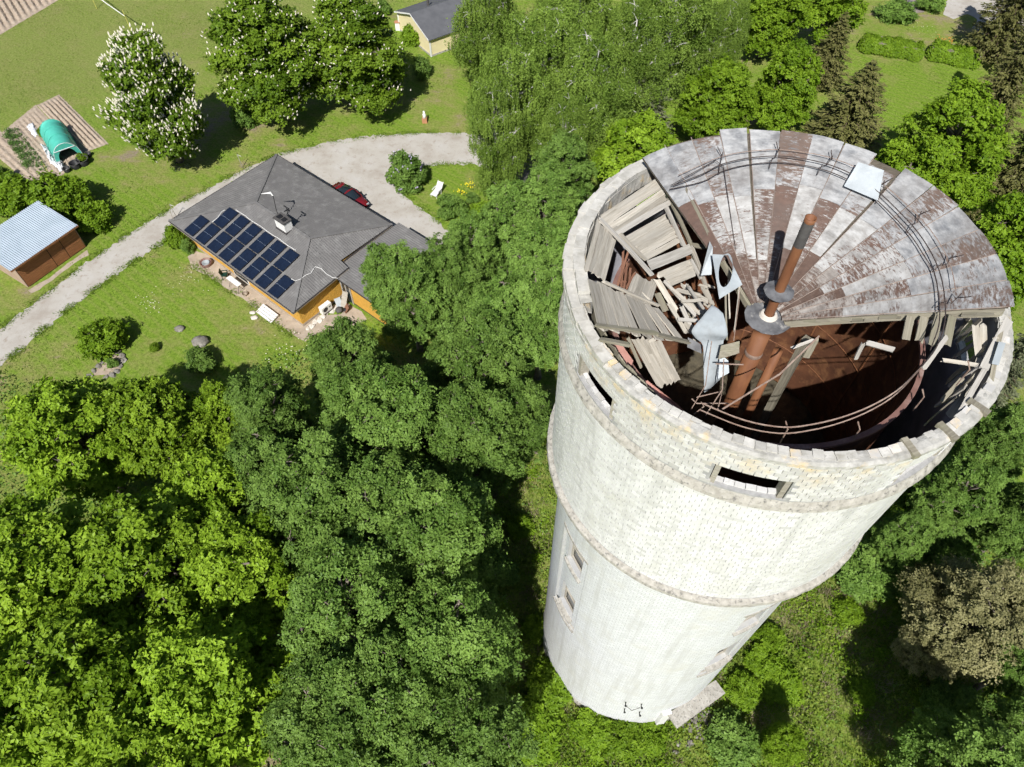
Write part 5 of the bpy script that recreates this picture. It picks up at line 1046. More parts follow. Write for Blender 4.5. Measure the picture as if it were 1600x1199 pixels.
# ------------------------------------------------------------------ pale yellow house
Y0 = Vector((-9.15, 77.8, 0)); yd = Vector((-.577, .817, 0)); yh = thing('yellow_house', 'pale yellow gabled cottage behind the birches', 'house', Y0, math.atan2(yd.y, yd.x))
GW, GL = 7.1, 9.0                                     # gable along x, house runs towards -y
m = MB()
prof = [(0, 0), (GW, 0), (GW, 2.25), (GW/2, 3.45), (0, 2.15)]
m.add([(x, -.01, z) for x, z in prof]+[(x, -GL, z) for x, z in prof], [(0, 1, 2, 3, 4), (9, 8, 7, 6, 5), (0, 5, 6, 1), (1, 6, 7, 2), (4, 9, 5, 0), (2, 7, 8, 3), (3, 8, 9, 4)]); m.build('wall', 'paleyellow', yh)
for (xa, za, xb, zb) in ((-.3, 2.12, GW/2, 3.52), (GW+.3, 2.18, GW/2, 3.52)):
    m = MB(); m.add([(xa, .3, za), (xb, .3, zb), (xb, -GL-.3, zb), (xa, -GL-.3, za)]+[(xa, .3, za-.1), (xb, .3, zb-.1), (xb, -GL-.3, zb-.1), (xa, -GL-.3, za-.1)], [(0, 1, 2, 3), (7, 6, 5, 4), (0, 4, 5, 1), (1, 5, 6, 2), (2, 6, 7, 3), (3, 7, 4, 0)]); m.build('roof', 'asphaltroof', yh)
    MB().plank((xa, .315, za-.06), (xb, .315, zb-.06), .02, .16, (0, 0, 1)).build('barge_board', 'white', yh)
for x in (0.0, GW): MB().box((x, .01, 1.1), (.14, .14, 2.2)).build('corner_board', 'white', yh)
MB().lathe([(.14, 0), (.14, 1.2), (.001, 1.25)], 12).build('flue_pipe', 'pipegrey', yh, False, (GW*.62, -2.6, 3.1))
m = MB(); m.box((GW/2, -GL/2, .1), (GW+.1, GL+.1, .2)); m.build('plinth', 'concrete', yh)
cb_ = thing('letter_stand', 'small white stand with a brown lid beside the pale yellow cottage', 'stand', at(622, 47)); MB().box((0, 0, .45), (.5, .4, .9)).build('body', 'white', cb_); MB().box((0, 0, .95), (.6, .5, .08)).build('lid', 'terracotta', cb_)

# ------------------------------------------------------------------ tunnel greenhouse and garden clutter
G0, G1 = at(89, 214), at(111, 251); gu = (G1-G0).normalized(); ga = math.atan2(gu.y, gu.x); GLn = (G1-G0).length
gh = thing('tunnel_greenhouse', 'teal tunnel greenhouse with its front open on the garden bed', 'greenhouse', G0, ga)
mb = MB(); na = 14; nl = 10; Rg = 1.22; rg = random.Random(2)
for i in range(nl+1):
    x = GLn*i/nl; sag = .04*math.sin(i*math.pi*3/nl)**2
    for k in range(na+1):
        t = math.pi*k/na; mb.v.append((x, (Rg-sag)*math.cos(t), 1.9*max(0.0, math.sin(t))**.75-sag+rg.uniform(-.01, .01)))
mb.f = [(i*(na+1)+k, i*(na+1)+k+1, (i+1)*(na+1)+k+1, (i+1)*(na+1)+k) for i in range(nl) for k in range(na)]
mb.f.append(tuple(range(na+1)))
mb.build('cover', 'teal', gh, True)
for i in (0, 3, 6, 10): MB().tube([(GLn*i/nl, (Rg+.02)*math.cos(math.pi*k/na), 1.9*max(0.0, math.sin(math.pi*k/na))**.75+.02) for k in range(na+1)], .025, 5).build('hoop', 'fleece' if i == 10 else 'teal', gh)
fr = MB(); 
for k in range(na):
    t0, t1 = math.pi*k/na, math.pi*(k+1)/na
    def pt(t, s): return (GLn+.015, Rg*math.cos(t)*s, 1.9*math.sin(t)**.75*s if math.sin(t) > 0 else 0)
    fr.add([pt(t0, 1), pt(t1, 1), pt(t1, .72), pt(t0, .72)], [(0, 1, 2, 3)])
fr.build('front_panel', 'teal', gh); MB().tube([(GLn+.04, -.95, 1.32), (GLn+.04, .95, 1.32)], .04, 5).build('door_rail', 'fleece', gh)
def cloth(name, px, z, lb, amp=.12, seed=1, mat='fleece'):
    P = [at(*p) for p in px]; r = np.random.default_rng(seed); n = 12; mb = MB(); c = sum(P, Vector())/4
    for j in range(n+1):
        for i in range(n+1):
            q = P[0].lerp(P[1], i/n).lerp(P[3].lerp(P[2], i/n), j/n)-c; e = min(1, 4*min(i/n, 1-i/n, j/n, 1-j/n)+.1)
            mb.v.append((q.x+r.normal(0, .05), q.y+r.normal(0, .05), .03+e*(z+amp*abs(r.normal(0, 1)))))
    mb.f = [(j*(n+1)+i, j*(n+1)+i+1, (j+1)*(n+1)+i+1, (j+1)*(n+1)+i) for j in range(n) for i in range(n)]
    return tag(mb.build(name, mat, None, True, (c.x, c.y, 0)), lb, 'cover', 'white fleece covers in the garden')
cloth('fleece_cover', [(41, 197), (51, 192), (64, 211), (54, 216)], .12, 'short white fleece cover lying on the bare soil', .05, 1)
cloth('fleece_cover', [(64, 226), (73, 228), (96, 266), (80, 258)], .2, 'long white fleece cover along the side of the teal greenhouse', .07, 2)
cloth('fleece_cover', [(91, 258), (100, 256), (104, 266), (94, 270)], .35, 'crumpled white fleece heap at the corner of the teal greenhouse', .15, 3)
for i, (x, y, r, lb) in enumerate(((120, 262, .5, 'black round tub in front of the greenhouse, the nearer one'), (132, 257, .55, 'black round tub in front of the greenhouse, the one nearer the lawn'), (106, 268, .35, 'black bucket beside the crumpled white fleece'), (139, 244, .3, 'small dark pot at the corner of the garden bed'))):
    tb_ = thing('garden_tub', lb, 'tub', at(x, y), 0, 'black tubs by the greenhouse'); MB().lathe([(r*.8, 0), (r, r*1.1), (r*.94, r*1.1), (r*.75, .06), (.001, .06)], 20).build('shell', 'black', tb_, True); MB().lathe([(r*.99, r*1.08), (r*1.07, r*1.1), (r*1.07, r*1.16), (r*.95, r*1.14)], 20).build('lip', 'pipegrey', tb_)
tag(MB().tube([at(57, 240, .05), at(66, 254, .06), at(74, 267, .05)], .035, 5).build('garden_hose', 'yellowpost'), 'straight yellow hose lying between the vegetable rows', 'hose')
# boulders and a stone-edged bed on the front lawn
for (x, y, r, lb) in ((314, 536, .6, 'big mossy boulder on the lawn near the trees'), (281, 515, .35, 'low pale boulder on the lawn above the big one')):
    tag(MB().sphere((0, 0, r*.25), r, 14, 9, (1.15, .85, .75), .14, rr).build('boulder', 'stone', None, True, at(x, y)), lb, 'boulder', 'boulders on the front lawn')
for i, (x, y) in enumerate(((140, 588), (147, 580), (154, 573), (160, 566), (167, 559), (174, 553), (184, 551), (191, 556), (193, 564), (189, 573), (183, 581), (176, 587), (166, 590))):
    tag(MB().sphere((0, 0, .06), rr.uniform(.17, .28), 8, 5, (1.2, .9, .6), .2, rr).build('edging_stone', 'stone', None, False, at(x, y), (0, 0, rr.uniform(0, 3))), 'stone in the ring round the small flower bed', 'stone', 'stones edging the small bed')
sheet('flower_bed', [(140, 588), (154, 573), (174, 553), (190, 556), (190, 575), (176, 587)], .01, 'soil', j=.08, seed=17)
# deck with bench at the far neighbour
sheet('terrace_base', [(1385, -20), (1428, 24), (1440, -20)], .012, 'decking', seed=19)
D0 = at(1386, -14); dn = (at(1427, 22)-D0); dl = dn.length; dn.normalize()
tr = thing('terrace', 'grey board terrace between clipped bushes at the top edge', 'terrace', D0, math.atan2(dn.y, dn.x))
for i in range(9): MB().box((dl/2, .15+i*.16, .06), (dl, .145, .05)).build('deck_board', 'decking', tr)
bn = thing('garden_bench', 'dark garden bench on the far board terrace', 'bench', at(1402, 3), math.atan2(dn.y, dn.x)); MB().box((0, 0, .45), (1.7, .45, .06)).build('seat', 'gutter', bn); MB().box((0, .25, .7), (1.7, .05, .45)).build('backrest', 'gutter', bn)
for s in (-1, 1): MB().box((s*.7, 0, .22), (.08, .4, .44)).build('leg', 'gutter', bn)
gc = thing('garden_chair', 'grey garden chair beside the bench on the far terrace', 'chair', at(1420, 8, .08), 1.0); MB().box((0, 0, .43), (.5, .5, .05)).build('seat', 'disc', gc); MB().box((0, .25, .7), (.5, .05, .5)).build('backrest', 'disc', gc)
for sx in (-1, 1):
    for sy in (-1, 1): MB().tube([(sx*.21, sy*.21, 0), (sx*.21, sy*.21, .43)], .025, 5).build('leg', 'disc', gc)

# ------------------------------------------------------------------ trees and shrubs
UP = np.array([0, 0, 1.0])
def unit(a): return a/np.maximum(np.linalg.norm(a, axis=-1, keepdims=True), 1e-9)
def leaf_quads(C, Nn, size, rng, aspect=0.62, along=None, tip=None):
    """Diamond leaves at C facing Nn."""
    n = len(C); r = rng.normal(size=(n, 3)) if along is None else along+rng.normal(size=(n, 3))*0.35
    t = unit(r-Nn*(r*Nn).sum(1, keepdims=True)); b = np.cross(Nn, t)
    L = (size*rng.uniform(0.65, 1.25, n))[:, None]; W = L*aspect
    V = np.stack([C-t*L*0.5, C+b*W*0.5+t*L*0.05, C+t*L*0.5-Nn*L*0.12, C-b*W*0.5+t*L*0.05], 1).reshape(-1, 3)
    return V, np.arange(4*n).reshape(n, 4)
def crown_points(rng, R, H, zb, n_lobe, lobe_r, top=1.0, squash=0.85, prof=0.5, hollow=0.5):
    """Lobe centres filling an egg-shaped crown of radius R between zb and H."""
    out = []; Hc = H-zb; tries = 0
    while len(out) < n_lobe and tries < 6000:
        tries += 1
        t = rng.uniform(0.06, 0.90); rr_ = R*(math.sin(math.pi*min(1, t**prof))**0.65 if t < 1 else 0)
        a = rng.uniform(0, 2*math.pi); d = rr_*math.sqrt(rng.uniform(0.25, 1))*0.72
        p = np.array([d*math.cos(a), d*math.sin(a), zb+t*Hc]); lr = lobe_r*R*rng.uniform(0.75, 1.25)
        if p[2]+lr*squash > H*1.02: continue
        if any(np.linalg.norm((p-q)*np.array([1, 1, .9])) < 0.62*(lr+r2_) for q, r2_ in out): continue
        out.append((p, lr))
    return out
def tree_meshes(name, seed, kind, H, R, zb, leaf, n_lobe=22, lobe_r=0.34, cl=0.55, per=85, dens=1.0, mat='l_linden', bark='bark', prof=0.62, squash=0.8, droop=0.0, flat_=0.5, gap=0.10, low=-0.45, upb=0.75):
    rng = np.random.default_rng(seed); lobes = crown_points(rng, R, H, zb, n_lobe, lobe_r, prof=prof, squash=squash)
    C = []; O = []; T = []
    for (p, lr) in lobes:
        n = int(dens*4*math.pi*lr*lr/(cl*cl*1.15))+3
        d = unit(rng.normal(size=(n, 3))); d = d[d[:, 2] > low]
        tl_ = rng.normal(0, 0.17)
        for v in d:
            q = p+v*lr*rng.uniform(0.72, 1.10)*np.array([1, 1, squash])
            inside = 0
            for (p2, l2) in lobes:
                if p2 is p: continue
                if np.linalg.norm((q-p2)/np.array([1, 1, squash])) < 0.70*l2: inside = 1; break
            if inside and rng.random() < 0.8: continue
            if rng.random() < gap: continue
            C.append(q); O.append(v); T.append(tl_+rng.normal(0.5, 0.13))
    C = np.array(C); O = np.array(O); T = np.array(T); n = len(C)
    # leaves of every clump
    idx = np.repeat(np.arange(n), per); m = len(idx)
    g = rng.normal(size=(m, 3)); s = cl*rng.uniform(0.7, 1.25, n)[idx, None]
    if droop > 0:
        pos = C[idx]+g*s*np.array([0.42, 0.42, 0.35]); k = rng.uniform(0, 1, (m, 1))**1.2; pos[:, 2:3] -= k*droop*s*2.2
        # strands: leaves gather along a few hanging twigs
        sid = rng.integers(0, 7, m); so = rng.normal(size=(n, 7, 3))*np.array([.45, .45, .2]); pos = C[idx]+so[idx, sid]*s+g*s*0.10; pos[:, 2:3] -= k*droop*s*2.4
        nn = unit(O[idx]*0.5+UP*0.35+rng.normal(size=(m, 3))*0.6)
    else:
        # sprays: flattened discs tilted outwards, a few per clump
        sid = rng.integers(0, 4, m); so = rng.normal(size=(n, 4, 3))*0.42; ax = unit(O[:, None, :]*0.55+UP*0.8+rng.normal(size=(n, 4, 3))*0.45)
        a_ = ax[idx, sid]; gg = g-a_*(g*a_).sum(1, keepdims=True)*(1-flat_*0.55)
        pos = C[idx]+so[idx, sid]*s+gg*s*0.30
        nn = unit(a_*upb+rng.normal(size=(m, 3))*0.33+O[idx]*0.25)
    V, F = leaf_quads(pos, nn, leaf, rng)
    tint = np.clip(T[idx]+rng.normal(0, 0.16, m), 0, 1)
    crown = npmesh(name+' crown', V, F, mat, tint)
    # trunk, limbs, twigs
    mb = MB(); rad = 0.028*H*0.9; lean = rng.normal(0, 0.02, 2)
    top = zb+(H-zb)*0.62; tp = [(lean[0]*z+0.06*math.sin(z*.7+seed), lean[1]*z+0.06*math.cos(z*.9), z) for z in np.linspace(-0.2, top, 7)]
    mb.tube(tp, [rad*(1.25 if i == 0 else 1-0.12*i) for i in range(7)], 8)
    for (p, lr) in lobes:
        z0 = max(zb*0.75, min(top, p[2]-0.55*math.hypot(p[0], p[1])-0.3)); b = Vector((lean[0]*z0, lean[1]*z0, z0)); e = Vector(p)
        mid = b.lerp(e, 0.5)+Vector((0, 0, -0.18*(e-b).length*0.4)); r0 = rad*0.42
        mb.tube([b, mid, e], [r0, r0*.65, r0*.35], 5)
        k = rng.choice(n, 1)[0]
        near = np.argsort(((C-p)**2).sum(1))[:9]
        for q in near[:6]: mb.tube([e, (e+Vector(C[q]))/2+Vector((0, 0, .1)), Vector(C[q])], [r0*.3, r0*.2, r0*.08], 4, False)
    trunk = mb.mesh(name+' trunk', bark, True)
    return dict(crown=crown, trunk=trunk, tips=(C, O))
def conifer_meshes(name, seed, H, R, mat='l_spruce', tiers=26, leaf=0.34):
    rng = np.random.default_rng(seed); P = []; Nn = []; AL = []; T = []; mb = MB(); mb.tube([(0, 0, -.2), (0, 0, H*.5), (0, 0, H*.98)], [.022*H, .013*H, .02], 7)
    for t in range(tiers):
        f = t/(tiers-1); z = H*(0.10+0.88*f); r = R*(1-f)**0.68*rng.uniform(.72, 1.15)+0.12; nb = int(7+7*(1-f))
        for b in range(nb):
            a = 2*math.pi*(b+rng.uniform(0, 1))/nb; L = r*rng.uniform(.7, 1.1); d = np.array([math.cos(a), math.sin(a), 0]); k = int(34*L/R*2.2)+14
            s = rng.uniform(0.12, 1, k); zz = z-0.30*L*s**1.1+0.10*L*s**3; w = 0.30*L*(1.05-s)*0.9+0.10
            side = np.array([-d[1], d[0], 0]); off = rng.uniform(-1, 1, k)
            pos = d*(L*s)[:, None]+side*(off*w)[:, None]; pos[:, 2] = zz-0.12*np.abs(off)*w+rng.normal(0, .05, k)
            P.append(pos); Nn.append(unit(UP+rng.normal(size=(k, 3))*.38)); AL.append(np.tile(d, (k, 1))+side*np.sign(off)[:, None]*0.7); T.append(np.clip(rng.normal(.5, .18, k)+rng.normal(0, .12)+0.25*(s-.5), 0, 1))
            mb.tube([(0, 0, z), tuple(d*L*.9+UP*(z-.26*L))], [.05*(1-f)+.015, .01], 4, False)
    V, F = leaf_quads(np.concatenate(P), np.concatenate(Nn), leaf, rng, 0.36, np.concatenate(AL)*2.5)
    return dict(crown=npmesh(name+' crown', V, F, mat, np.concatenate(T)), trunk=mb.mesh(name+' trunk', 'sprucebark', True))
def blossom_mesh(name, tips, seed, frac, mat, h=0.34, r=0.075, upright=True, H=10, sp=1.0):
    rng = np.random.default_rng(seed); C, O = tips; mb = MB()
    for c, o in zip(C, O):
        if o[2] < -0.25 or rng.random() > frac: continue
        for _ in range(rng.integers(1, 5)):
            p = c+(o*0.22+rng.normal(size=3)*0.26+UP*0.10)*sp; d = unit(UP*1.0+o*0.5+rng.normal(size=3)*.2); a = unit(np.cross(d, [1, .3, 0])); b = np.cross(d, a); hh = h*rng.uniform(.7, 1.2)
            o0 = len(mb.v)
            for f_, w in ((0, .35), (.3, 1), (.75, .6)):
                for k in range(5): q = p+d*hh*f_+(a*math.cos(k*1.2566)+b*math.sin(k*1.2566))*r*w; mb.v.append(tuple(q))
            mb.v.append(tuple(p+d*hh))
            for i in range(2):
                for k in range(5): mb.f.append((o0+i*5+k, o0+i*5+(k+1) % 5, o0+(i+1)*5+(k+1) % 5, o0+(i+1)*5+k))
            for k in range(5): mb.f.append((o0+10+k, o0+10+(k+1) % 5, o0+15))
    return mb.mesh(name, mat)
PROTO = {
 'maple': [tree_meshes('maple', s, 'maple', 11.5, 4.6, 3.0, 0.25, n_lobe=52, lobe_r=0.20, cl=0.42, per=50, mat='l_yellow', gap=0.38, upb=0.9) for s in (1, 2)],
 'alder': [tree_meshes('alder', s, 'alder', 13.0, 4.3, 3.0, 0.165, n_lobe=52, lobe_r=0.20, cl=0.40, per=80, mat='l_linden', gap=0.38, prof=0.75) for s in (11, 12, 13)],
 'birch': [tree_meshes('birch', s, 'birch', 15.0, 4.6, 2.6, 0.15, n_lobe=34, lobe_r=0.27, cl=0.62, per=115, mat='l_birch', bark='birchbark', droop=0.85, gap=0.12, prof=0.8, squash=1.0) for s in (21, 22)],
 'linden': [tree_meshes('linden', s, 'linden', 11.0, 4.2, 1.6, 0.23, n_lobe=44, lobe_r=0.22, cl=0.42, per=52, mat='l_bright', gap=0.26) for s in (31, 32)],
 'chestnut': [tree_meshes('chestnut', s, 'chestnut', 12.5, 4.4, 1.9, 0.26, n_lobe=30, lobe_r=0.29, cl=0.50, per=62, mat='l_chest', gap=0.07, prof=0.62) for s in (41, 42)],
 'olive': [tree_meshes('olive', 51, 'olive', 9.0, 4.3, 1.6, 0.15, n_lobe=34, lobe_r=0.22, cl=0.40, per=80, mat='l_olive', gap=0.30)],
 'spruce': [conifer_meshes('spruce', s, 13.0, 3.3) for s in (61, 62)],
 'pine': [conifer_meshes('pine', 65, 9.0, 2.6, 'l_pine', 16, 0.30)],
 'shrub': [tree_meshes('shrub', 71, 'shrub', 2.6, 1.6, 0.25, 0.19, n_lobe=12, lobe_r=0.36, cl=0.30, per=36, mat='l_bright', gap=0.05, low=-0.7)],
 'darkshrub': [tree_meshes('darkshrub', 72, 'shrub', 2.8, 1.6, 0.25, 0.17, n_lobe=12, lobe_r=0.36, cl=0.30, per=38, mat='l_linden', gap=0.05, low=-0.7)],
}
for i, (pr, fr_) in enumerate(zip(PROTO['chestnut'], (1.0, 0.30))): pr['bloom'] = blossom_mesh('chestnut blossom', pr['tips'], 5+i, fr_, 'bloom', .34-.08*i, .075-.017*i)
PROTO['shrub'][0]['lilac'] = None
lil = tree_meshes('lilac', 75, 'shrub', 3.0, 1.75, 0.2, 0.17, n_lobe=14, lobe_r=0.36, cl=0.30, per=40, mat='l_linden', gap=0.05, low=-0.7); lil['bloom'] = blossom_mesh('lilac blossom', lil['tips'], 9, .16, 'lilac', .22, .07, sp=.35); PROTO['lilac'] = [lil]
rt = random.Random(77)
def plant(name, kind, var, px, py, zc, H, Rk, label, cat='tree', group=None, base=None):
    """zc: level at which the crown's middle is sighted; H: height; Rk: width factor."""
    q = at(px, py, zc) if base is None else at(*base); pr = PROTO[kind][var % len(PROTO[kind])]
    H0 = {'maple': 11.5, 'alder': 13, 'birch': 15, 'linden': 11, 'chestnut': 12.5, 'olive': 9, 'spruce': 13, 'pine': 9, 'shrub': 2.6, 'darkshrub': 2.8, 'lilac': 3.0}[kind]
    s = H/H0; t = thing(name, label, cat, (q.x, q.y, 0), rt.uniform(0, 6.28), group, (s*Rk, s*Rk, s))
    link('trunk', pr['trunk'], t); link('crown', pr['crown'], t)
    if pr.get('bloom'): struct(link('blossom', pr['bloom'], t), 'stuff')
    return t
YG = 'yellow-green maples in the near left corner'; DG = 'dark green alders between the lawn and the tower'; BG = 'weeping birches beyond the tower'
for a in (
 ('maple_tree', 'maple', 0, 95, 665, 8, 11.0, 1.0, 'yellow-green maple whose top meets the shadow on the front lawn at the left edge', 'tree', YG),
 ('maple_tree', 'maple', 1, 240, 660, 6, 9.5, .95, 'smaller yellow-green maple just below the stone-edged flower bed', 'tree', YG),
 ('maple_tree', 'maple', 1, 30, 880, 9, 12.0, 1.0, 'yellow-green maple cut by the left edge, halfway down the picture', 'tree', YG),
 ('maple_tree', 'maple', 0, 215, 860, 9, 12.0, 1.0, 'broad yellow-green maple in the middle of the near left grove', 'tree', YG),
 ('maple_tree', 'maple', 1, 375, 880, 8, 11.0, .85, 'yellow-green maple touching the dark alders on its right', 'tree', YG),
 ('maple_tree', 'maple', 0, 120, 1060, 9, 12.0, 1.0, 'yellow-green maple low in the near left corner', 'tree', YG),
 ('maple_tree', 'maple', 1, 300, 1060, 9, 11.5, .95, 'yellow-green maple at the bottom edge left of the dark alders', 'tree', YG),
 ('maple_tree', 'maple', 0, -30, 1130, 9, 12.0, 1.0, 'yellow-green maple filling the very bottom left corner', 'tree', YG),
 ('maple_tree', 'maple', 1, 215, 1190, 9, 11.0, .9, 'yellow-green maple cut by the bottom edge', 'tree', YG),
 ('alder_tree', 'alder', 0, 420, 640, 8, 11.5, .80, 'dark green alder at the lawn edge below the stone bed', 'tree', DG),
 ('alder_tree', 'alder', 1, 545, 565, 8, 11.5, .85, 'dark green alder in front of the ochre end wall', 'tree', DG),
 ('alder_tree', 'alder', 2, 640, 450, 7, 10.5, .95, 'mid green alder covering the garage wing', 'tree', DG),
 ('alder_tree', 'alder', 0, 735, 380, 7, 9.5, .95, 'mid green alder below the white lounger lawn', 'tree', DG),
 ('alder_tree', 'alder', 1, 795, 335, 7, 10.0, .9, 'mid green alder at the end of the lounger lawn', 'tree', DG),
 ('alder_tree', 'alder', 2, 880, 265, 7, 10.5, .85, 'mid green alder under the birches next to the yellow-green maple', 'tree', DG),
 ('alder_tree', 'alder', 0, 850, 410, 8, 11.5, .9, 'mid green alder just left of the broken board roof', 'tree', DG),
 ('birch_tree', 'birch', 0, 775, 225, 6, 12.5, .8, 'weeping birch whose strands end above the lounger lawn', 'tree', BG),
 ('alder_tree', 'alder', 1, 1490, 1215, 6, 11.0, .9, 'shaded alder cut by the bottom edge below the thicket', 'tree', None),
 ('alder_tree', 'alder', 2, 1600, 1040, 5, 9.0, .7, 'green alder crowding the olive-brown tree at the right edge', 'tree', None),
 ('alder_tree', 'alder', 0, 1500, 770, 6, 9.5, .8, 'dark alder between the tank and the right edge', 'tree', None),
 ('maple_tree', 'maple', 0, 345, 640, 5, 7.5, .75, 'small yellow-green maple between the flower bed and the dark alders', 'tree', YG),
 ('maple_tree', 'maple', 1, 330, 770, 7, 10.0, .85, 'yellow-green maple wedged between the grove and the alder row', 'tree', YG),
 ('alder_tree', 'alder', 2, 415, 735, 7, 10.5, .85, 'dark green alder at the left end of the alder row', 'tree', DG),
 ('alder_tree', 'alder', 1, 600, 800, 9, 12.5, .95, 'dark green alder in the thick of the alder row', 'tree', DG),
 ('alder_tree', 'alder', 0, 735, 680, 8, 12.0, .95, 'dark green alder left of the bare trunk gap by the tower', 'tree', DG),
 ('alder_tree', 'alder', 2, 600, 1070, 9, 12.5, .95, 'dark green alder near the bottom edge in the alder row', 'tree', DG),
 ('alder_tree', 'alder', 0, 600, 430, 5, 8.0, .80, 'mid green alder leaning over the garage roof', 'tree', DG),
 ('alder_tree', 'alder', 2, 790, 500, 8, 11.5, .95, 'mid green alder in the second row behind the tower', 'tree', DG),
 ('alder_tree', 'alder', 1, 570, 640, 8, 12.0, .9, 'dark green alder between the ochre wall and the grove', 'tree', DG),
 ('alder_tree', 'alder', 2, 700, 420, 7, 10.0, .9, 'mid green alder between the garage wing and the tower', 'tree', DG),
 ('alder_tree', 'alder', 1, 850, 330, 7, 11.0, .85, 'mid green alder left of the tower rim', 'tree', DG),
 ('alder_tree', 'alder', 2, 845, 480, 8, 11.5, .85, 'dark green alder brushing the upper left side of the tower', 'tree', DG),
 ('alder_tree', 'alder', 1, 740, 560, 8, 12.0, .95, 'tall dark green alder in the middle of the row behind the tower', 'tree', DG),
 ('alder_tree', 'alder', 0, 630, 660, 9, 13.0, 1.0, 'large dark green alder left of the gap beside the tower', 'tree', DG),
 ('alder_tree', 'alder', 2, 500, 770, 9, 13.0, 1.0, 'large dark green alder next to the yellow-green grove', 'tree', DG),
 ('alder_tree', 'alder', 1, 685, 830, 9, 13.0, 1.0, 'dark green alder casting its shade on the clearing by the tower', 'tree', DG),
 ('alder_tree', 'alder', 0, 545, 940, 9, 13.0, 1.0, 'dark green alder low in the middle of the alder row', 'tree', DG),
 ('alder_tree', 'alder', 2, 700, 1000, 9, 12.5, 1.0, 'dark green alder right of centre near the bottom edge', 'tree', DG),
 ('alder_tree', 'alder', 1, 520, 1110, 9, 12.5, .95, 'dark green alder at the bottom edge beside the yellow-green grove', 'tree', DG),
 ('alder_tree', 'alder', 0, 715, 1150, 8, 11.5, 1.0, 'dark green alder cut by the bottom edge left of the tower', 'tree', DG),
 ('alder_tree', 'alder', 1, 815, 660, 6, 10.0, .72, 'slim alder standing against the left side of the tower tank', 'tree', DG),
 ('birch_tree', 'birch', 0, 765, 45, 8, 14.0, 1.0, 'weeping birch beside the pale yellow cottage', 'tree', BG),
 ('birch_tree', 'birch', 1, 905, 30, 8, 15.0, 1.0, 'weeping birch at the top edge behind the tower', 'tree', BG),
 ('birch_tree', 'birch', 0, 1050, 40, 8, 15.0, 1.05, 'weeping birch with pale limbs at the top edge, right of the others', 'tree', BG),
 ('birch_tree', 'birch', 1, 800, 165, 7, 14.0, .95, 'weeping birch hanging over the end of the gravel drive', 'tree', BG),
 ('birch_tree', 'birch', 0, 920, 165, 7, 14.0, 1.0, 'weeping birch between the drive birch and the grey pine', 'tree', BG),
 ('birch_tree', 'birch', 1, 850, 95, 8, 14.5, 1.05, 'weeping birch in the middle of the birch clump', 'tree', BG),
 ('birch_tree', 'birch', 0, 985, 100, 8, 14.0, .95, 'weeping birch behind the small grey pine', 'tree', BG),
 ('birch_tree', 'birch', 1, 1120, 70, 6, 12.0, .8, 'slender birch at the edge of the far dry lawn', 'tree', BG),
 ('birch_tree', 'birch', 0, 880, 230, 6, 11.0, .8, 'low birch just above the alder row', 'tree', BG),
 ('pine_tree', 'pine', 0, 1005, 160, 4, 9.0, 1.4, 'small grey-green pine behind the yellow-green tree at the rim', 'tree', None),
 ('maple_tree', 'maple', 0, 1000, 240, 6, 9.5, 1.15, 'yellow-green maple right behind the left rim of the tower', 'tree', None),
 ('linden_tree', 'linden', 0, 1120, 165, 5, 9.5, 1.15, 'bright green linden above the metal tower roof', 'tree', None),
 ('linden_tree', 'linden', 1, 1230, 140, 5, 9.5, 1.0, 'bright green linden left of the brownish spruce', 'tree', None),
 ('linden_tree', 'linden', 0, 1205, 20, 5, 10.5, 1.1, 'bright green linden at the top edge above the far lawn', 'tree', None),
 ('linden_tree', 'linden', 1, 1305, 5, 5, 10.0, 1.05, 'bright green linden at the top edge beside the clipped round bush', 'tree', None),
 ('spruce_tree', 'spruce', 0, 1330, 180, 4, 9.5, 1.75, 'brownish spruce in front of the far lawn', 'tree', None),
 ('spruce_tree', 'spruce', 1, 1298, 85, 3.5, 8.0, 1.45, 'small brownish spruce left of the clipped hedges', 'tree', None),
 ('linden_tree', 'linden', 0, 1478, 240, 7, 12.5, 1.1, 'large green linden right behind the roof with its shadow on the far lawn', 'tree', None),
 ('linden_tree', 'linden', 1, 1560, 400, 6, 11.5, 1.05, 'green linden beside the right end of the metal roof', 'tree', None),
 ('spruce_tree', 'spruce', 1, 1575, 130, 6, 14.0, 1.0, 'dark spruce at the right edge beyond the hedge', 'tree', None),
 ('spruce_tree', 'spruce', 0, 1600, 265, 6, 14.0, 1.0, 'dark spruce at the right edge behind the large linden', 'tree', None),
 ('spruce_tree', 'spruce', 0, 1588, 10, 6, 14.0, 1.1, 'dark spruce in the top right corner shading the parking gravel', 'tree', None),
 ('pine_tree', 'pine', 0, 1588, 560, 5, 9.0, .9, 'grey-green pine at the right edge beside the tower rim', 'tree', None),
 ('alder_tree', 'alder', 2, 1560, 690, 6, 9.5, .8, 'green alder right of the tower below its rim', 'tree', None),
 ('alder_tree', 'alder', 0, 1400, 850, 3, 6.5, .85, 'low leafy alder below the right flank of the tank', 'tree', None),
 ('olive_tree', 'olive', 0, 1530, 960, 5, 8.5, 1.0, 'olive-brown leaved tree at the lower right', 'tree', None),
 ('olive_tree', 'olive', 0, 1450, 1010, 3, 5.0, .72, 'small olive-brown tree leaning out over the clearing', 'tree', None),
 ('alder_tree', 'alder', 1, 1560, 1150, 4, 7.5, .9, 'shaded green alder in the bottom right corner', 'tree', None),
 ('alder_tree', 'alder', 2, 1590, 820, 5, 9.0, .8, 'shaded green alder at the right edge above the olive-brown tree', 'tree', None),
 ('alder_tree', 'alder', 0, 1430, 1165, 2, 5.0, .9, 'low shaded alder at the bottom edge right of the clearing', 'tree', None),
 ('linden_tree', 'linden', 0, 1225, 1160, 2.5, 4.5, .7, 'young linden at the bottom edge right of the tower foot', 'tree', None),
): plant(*a)
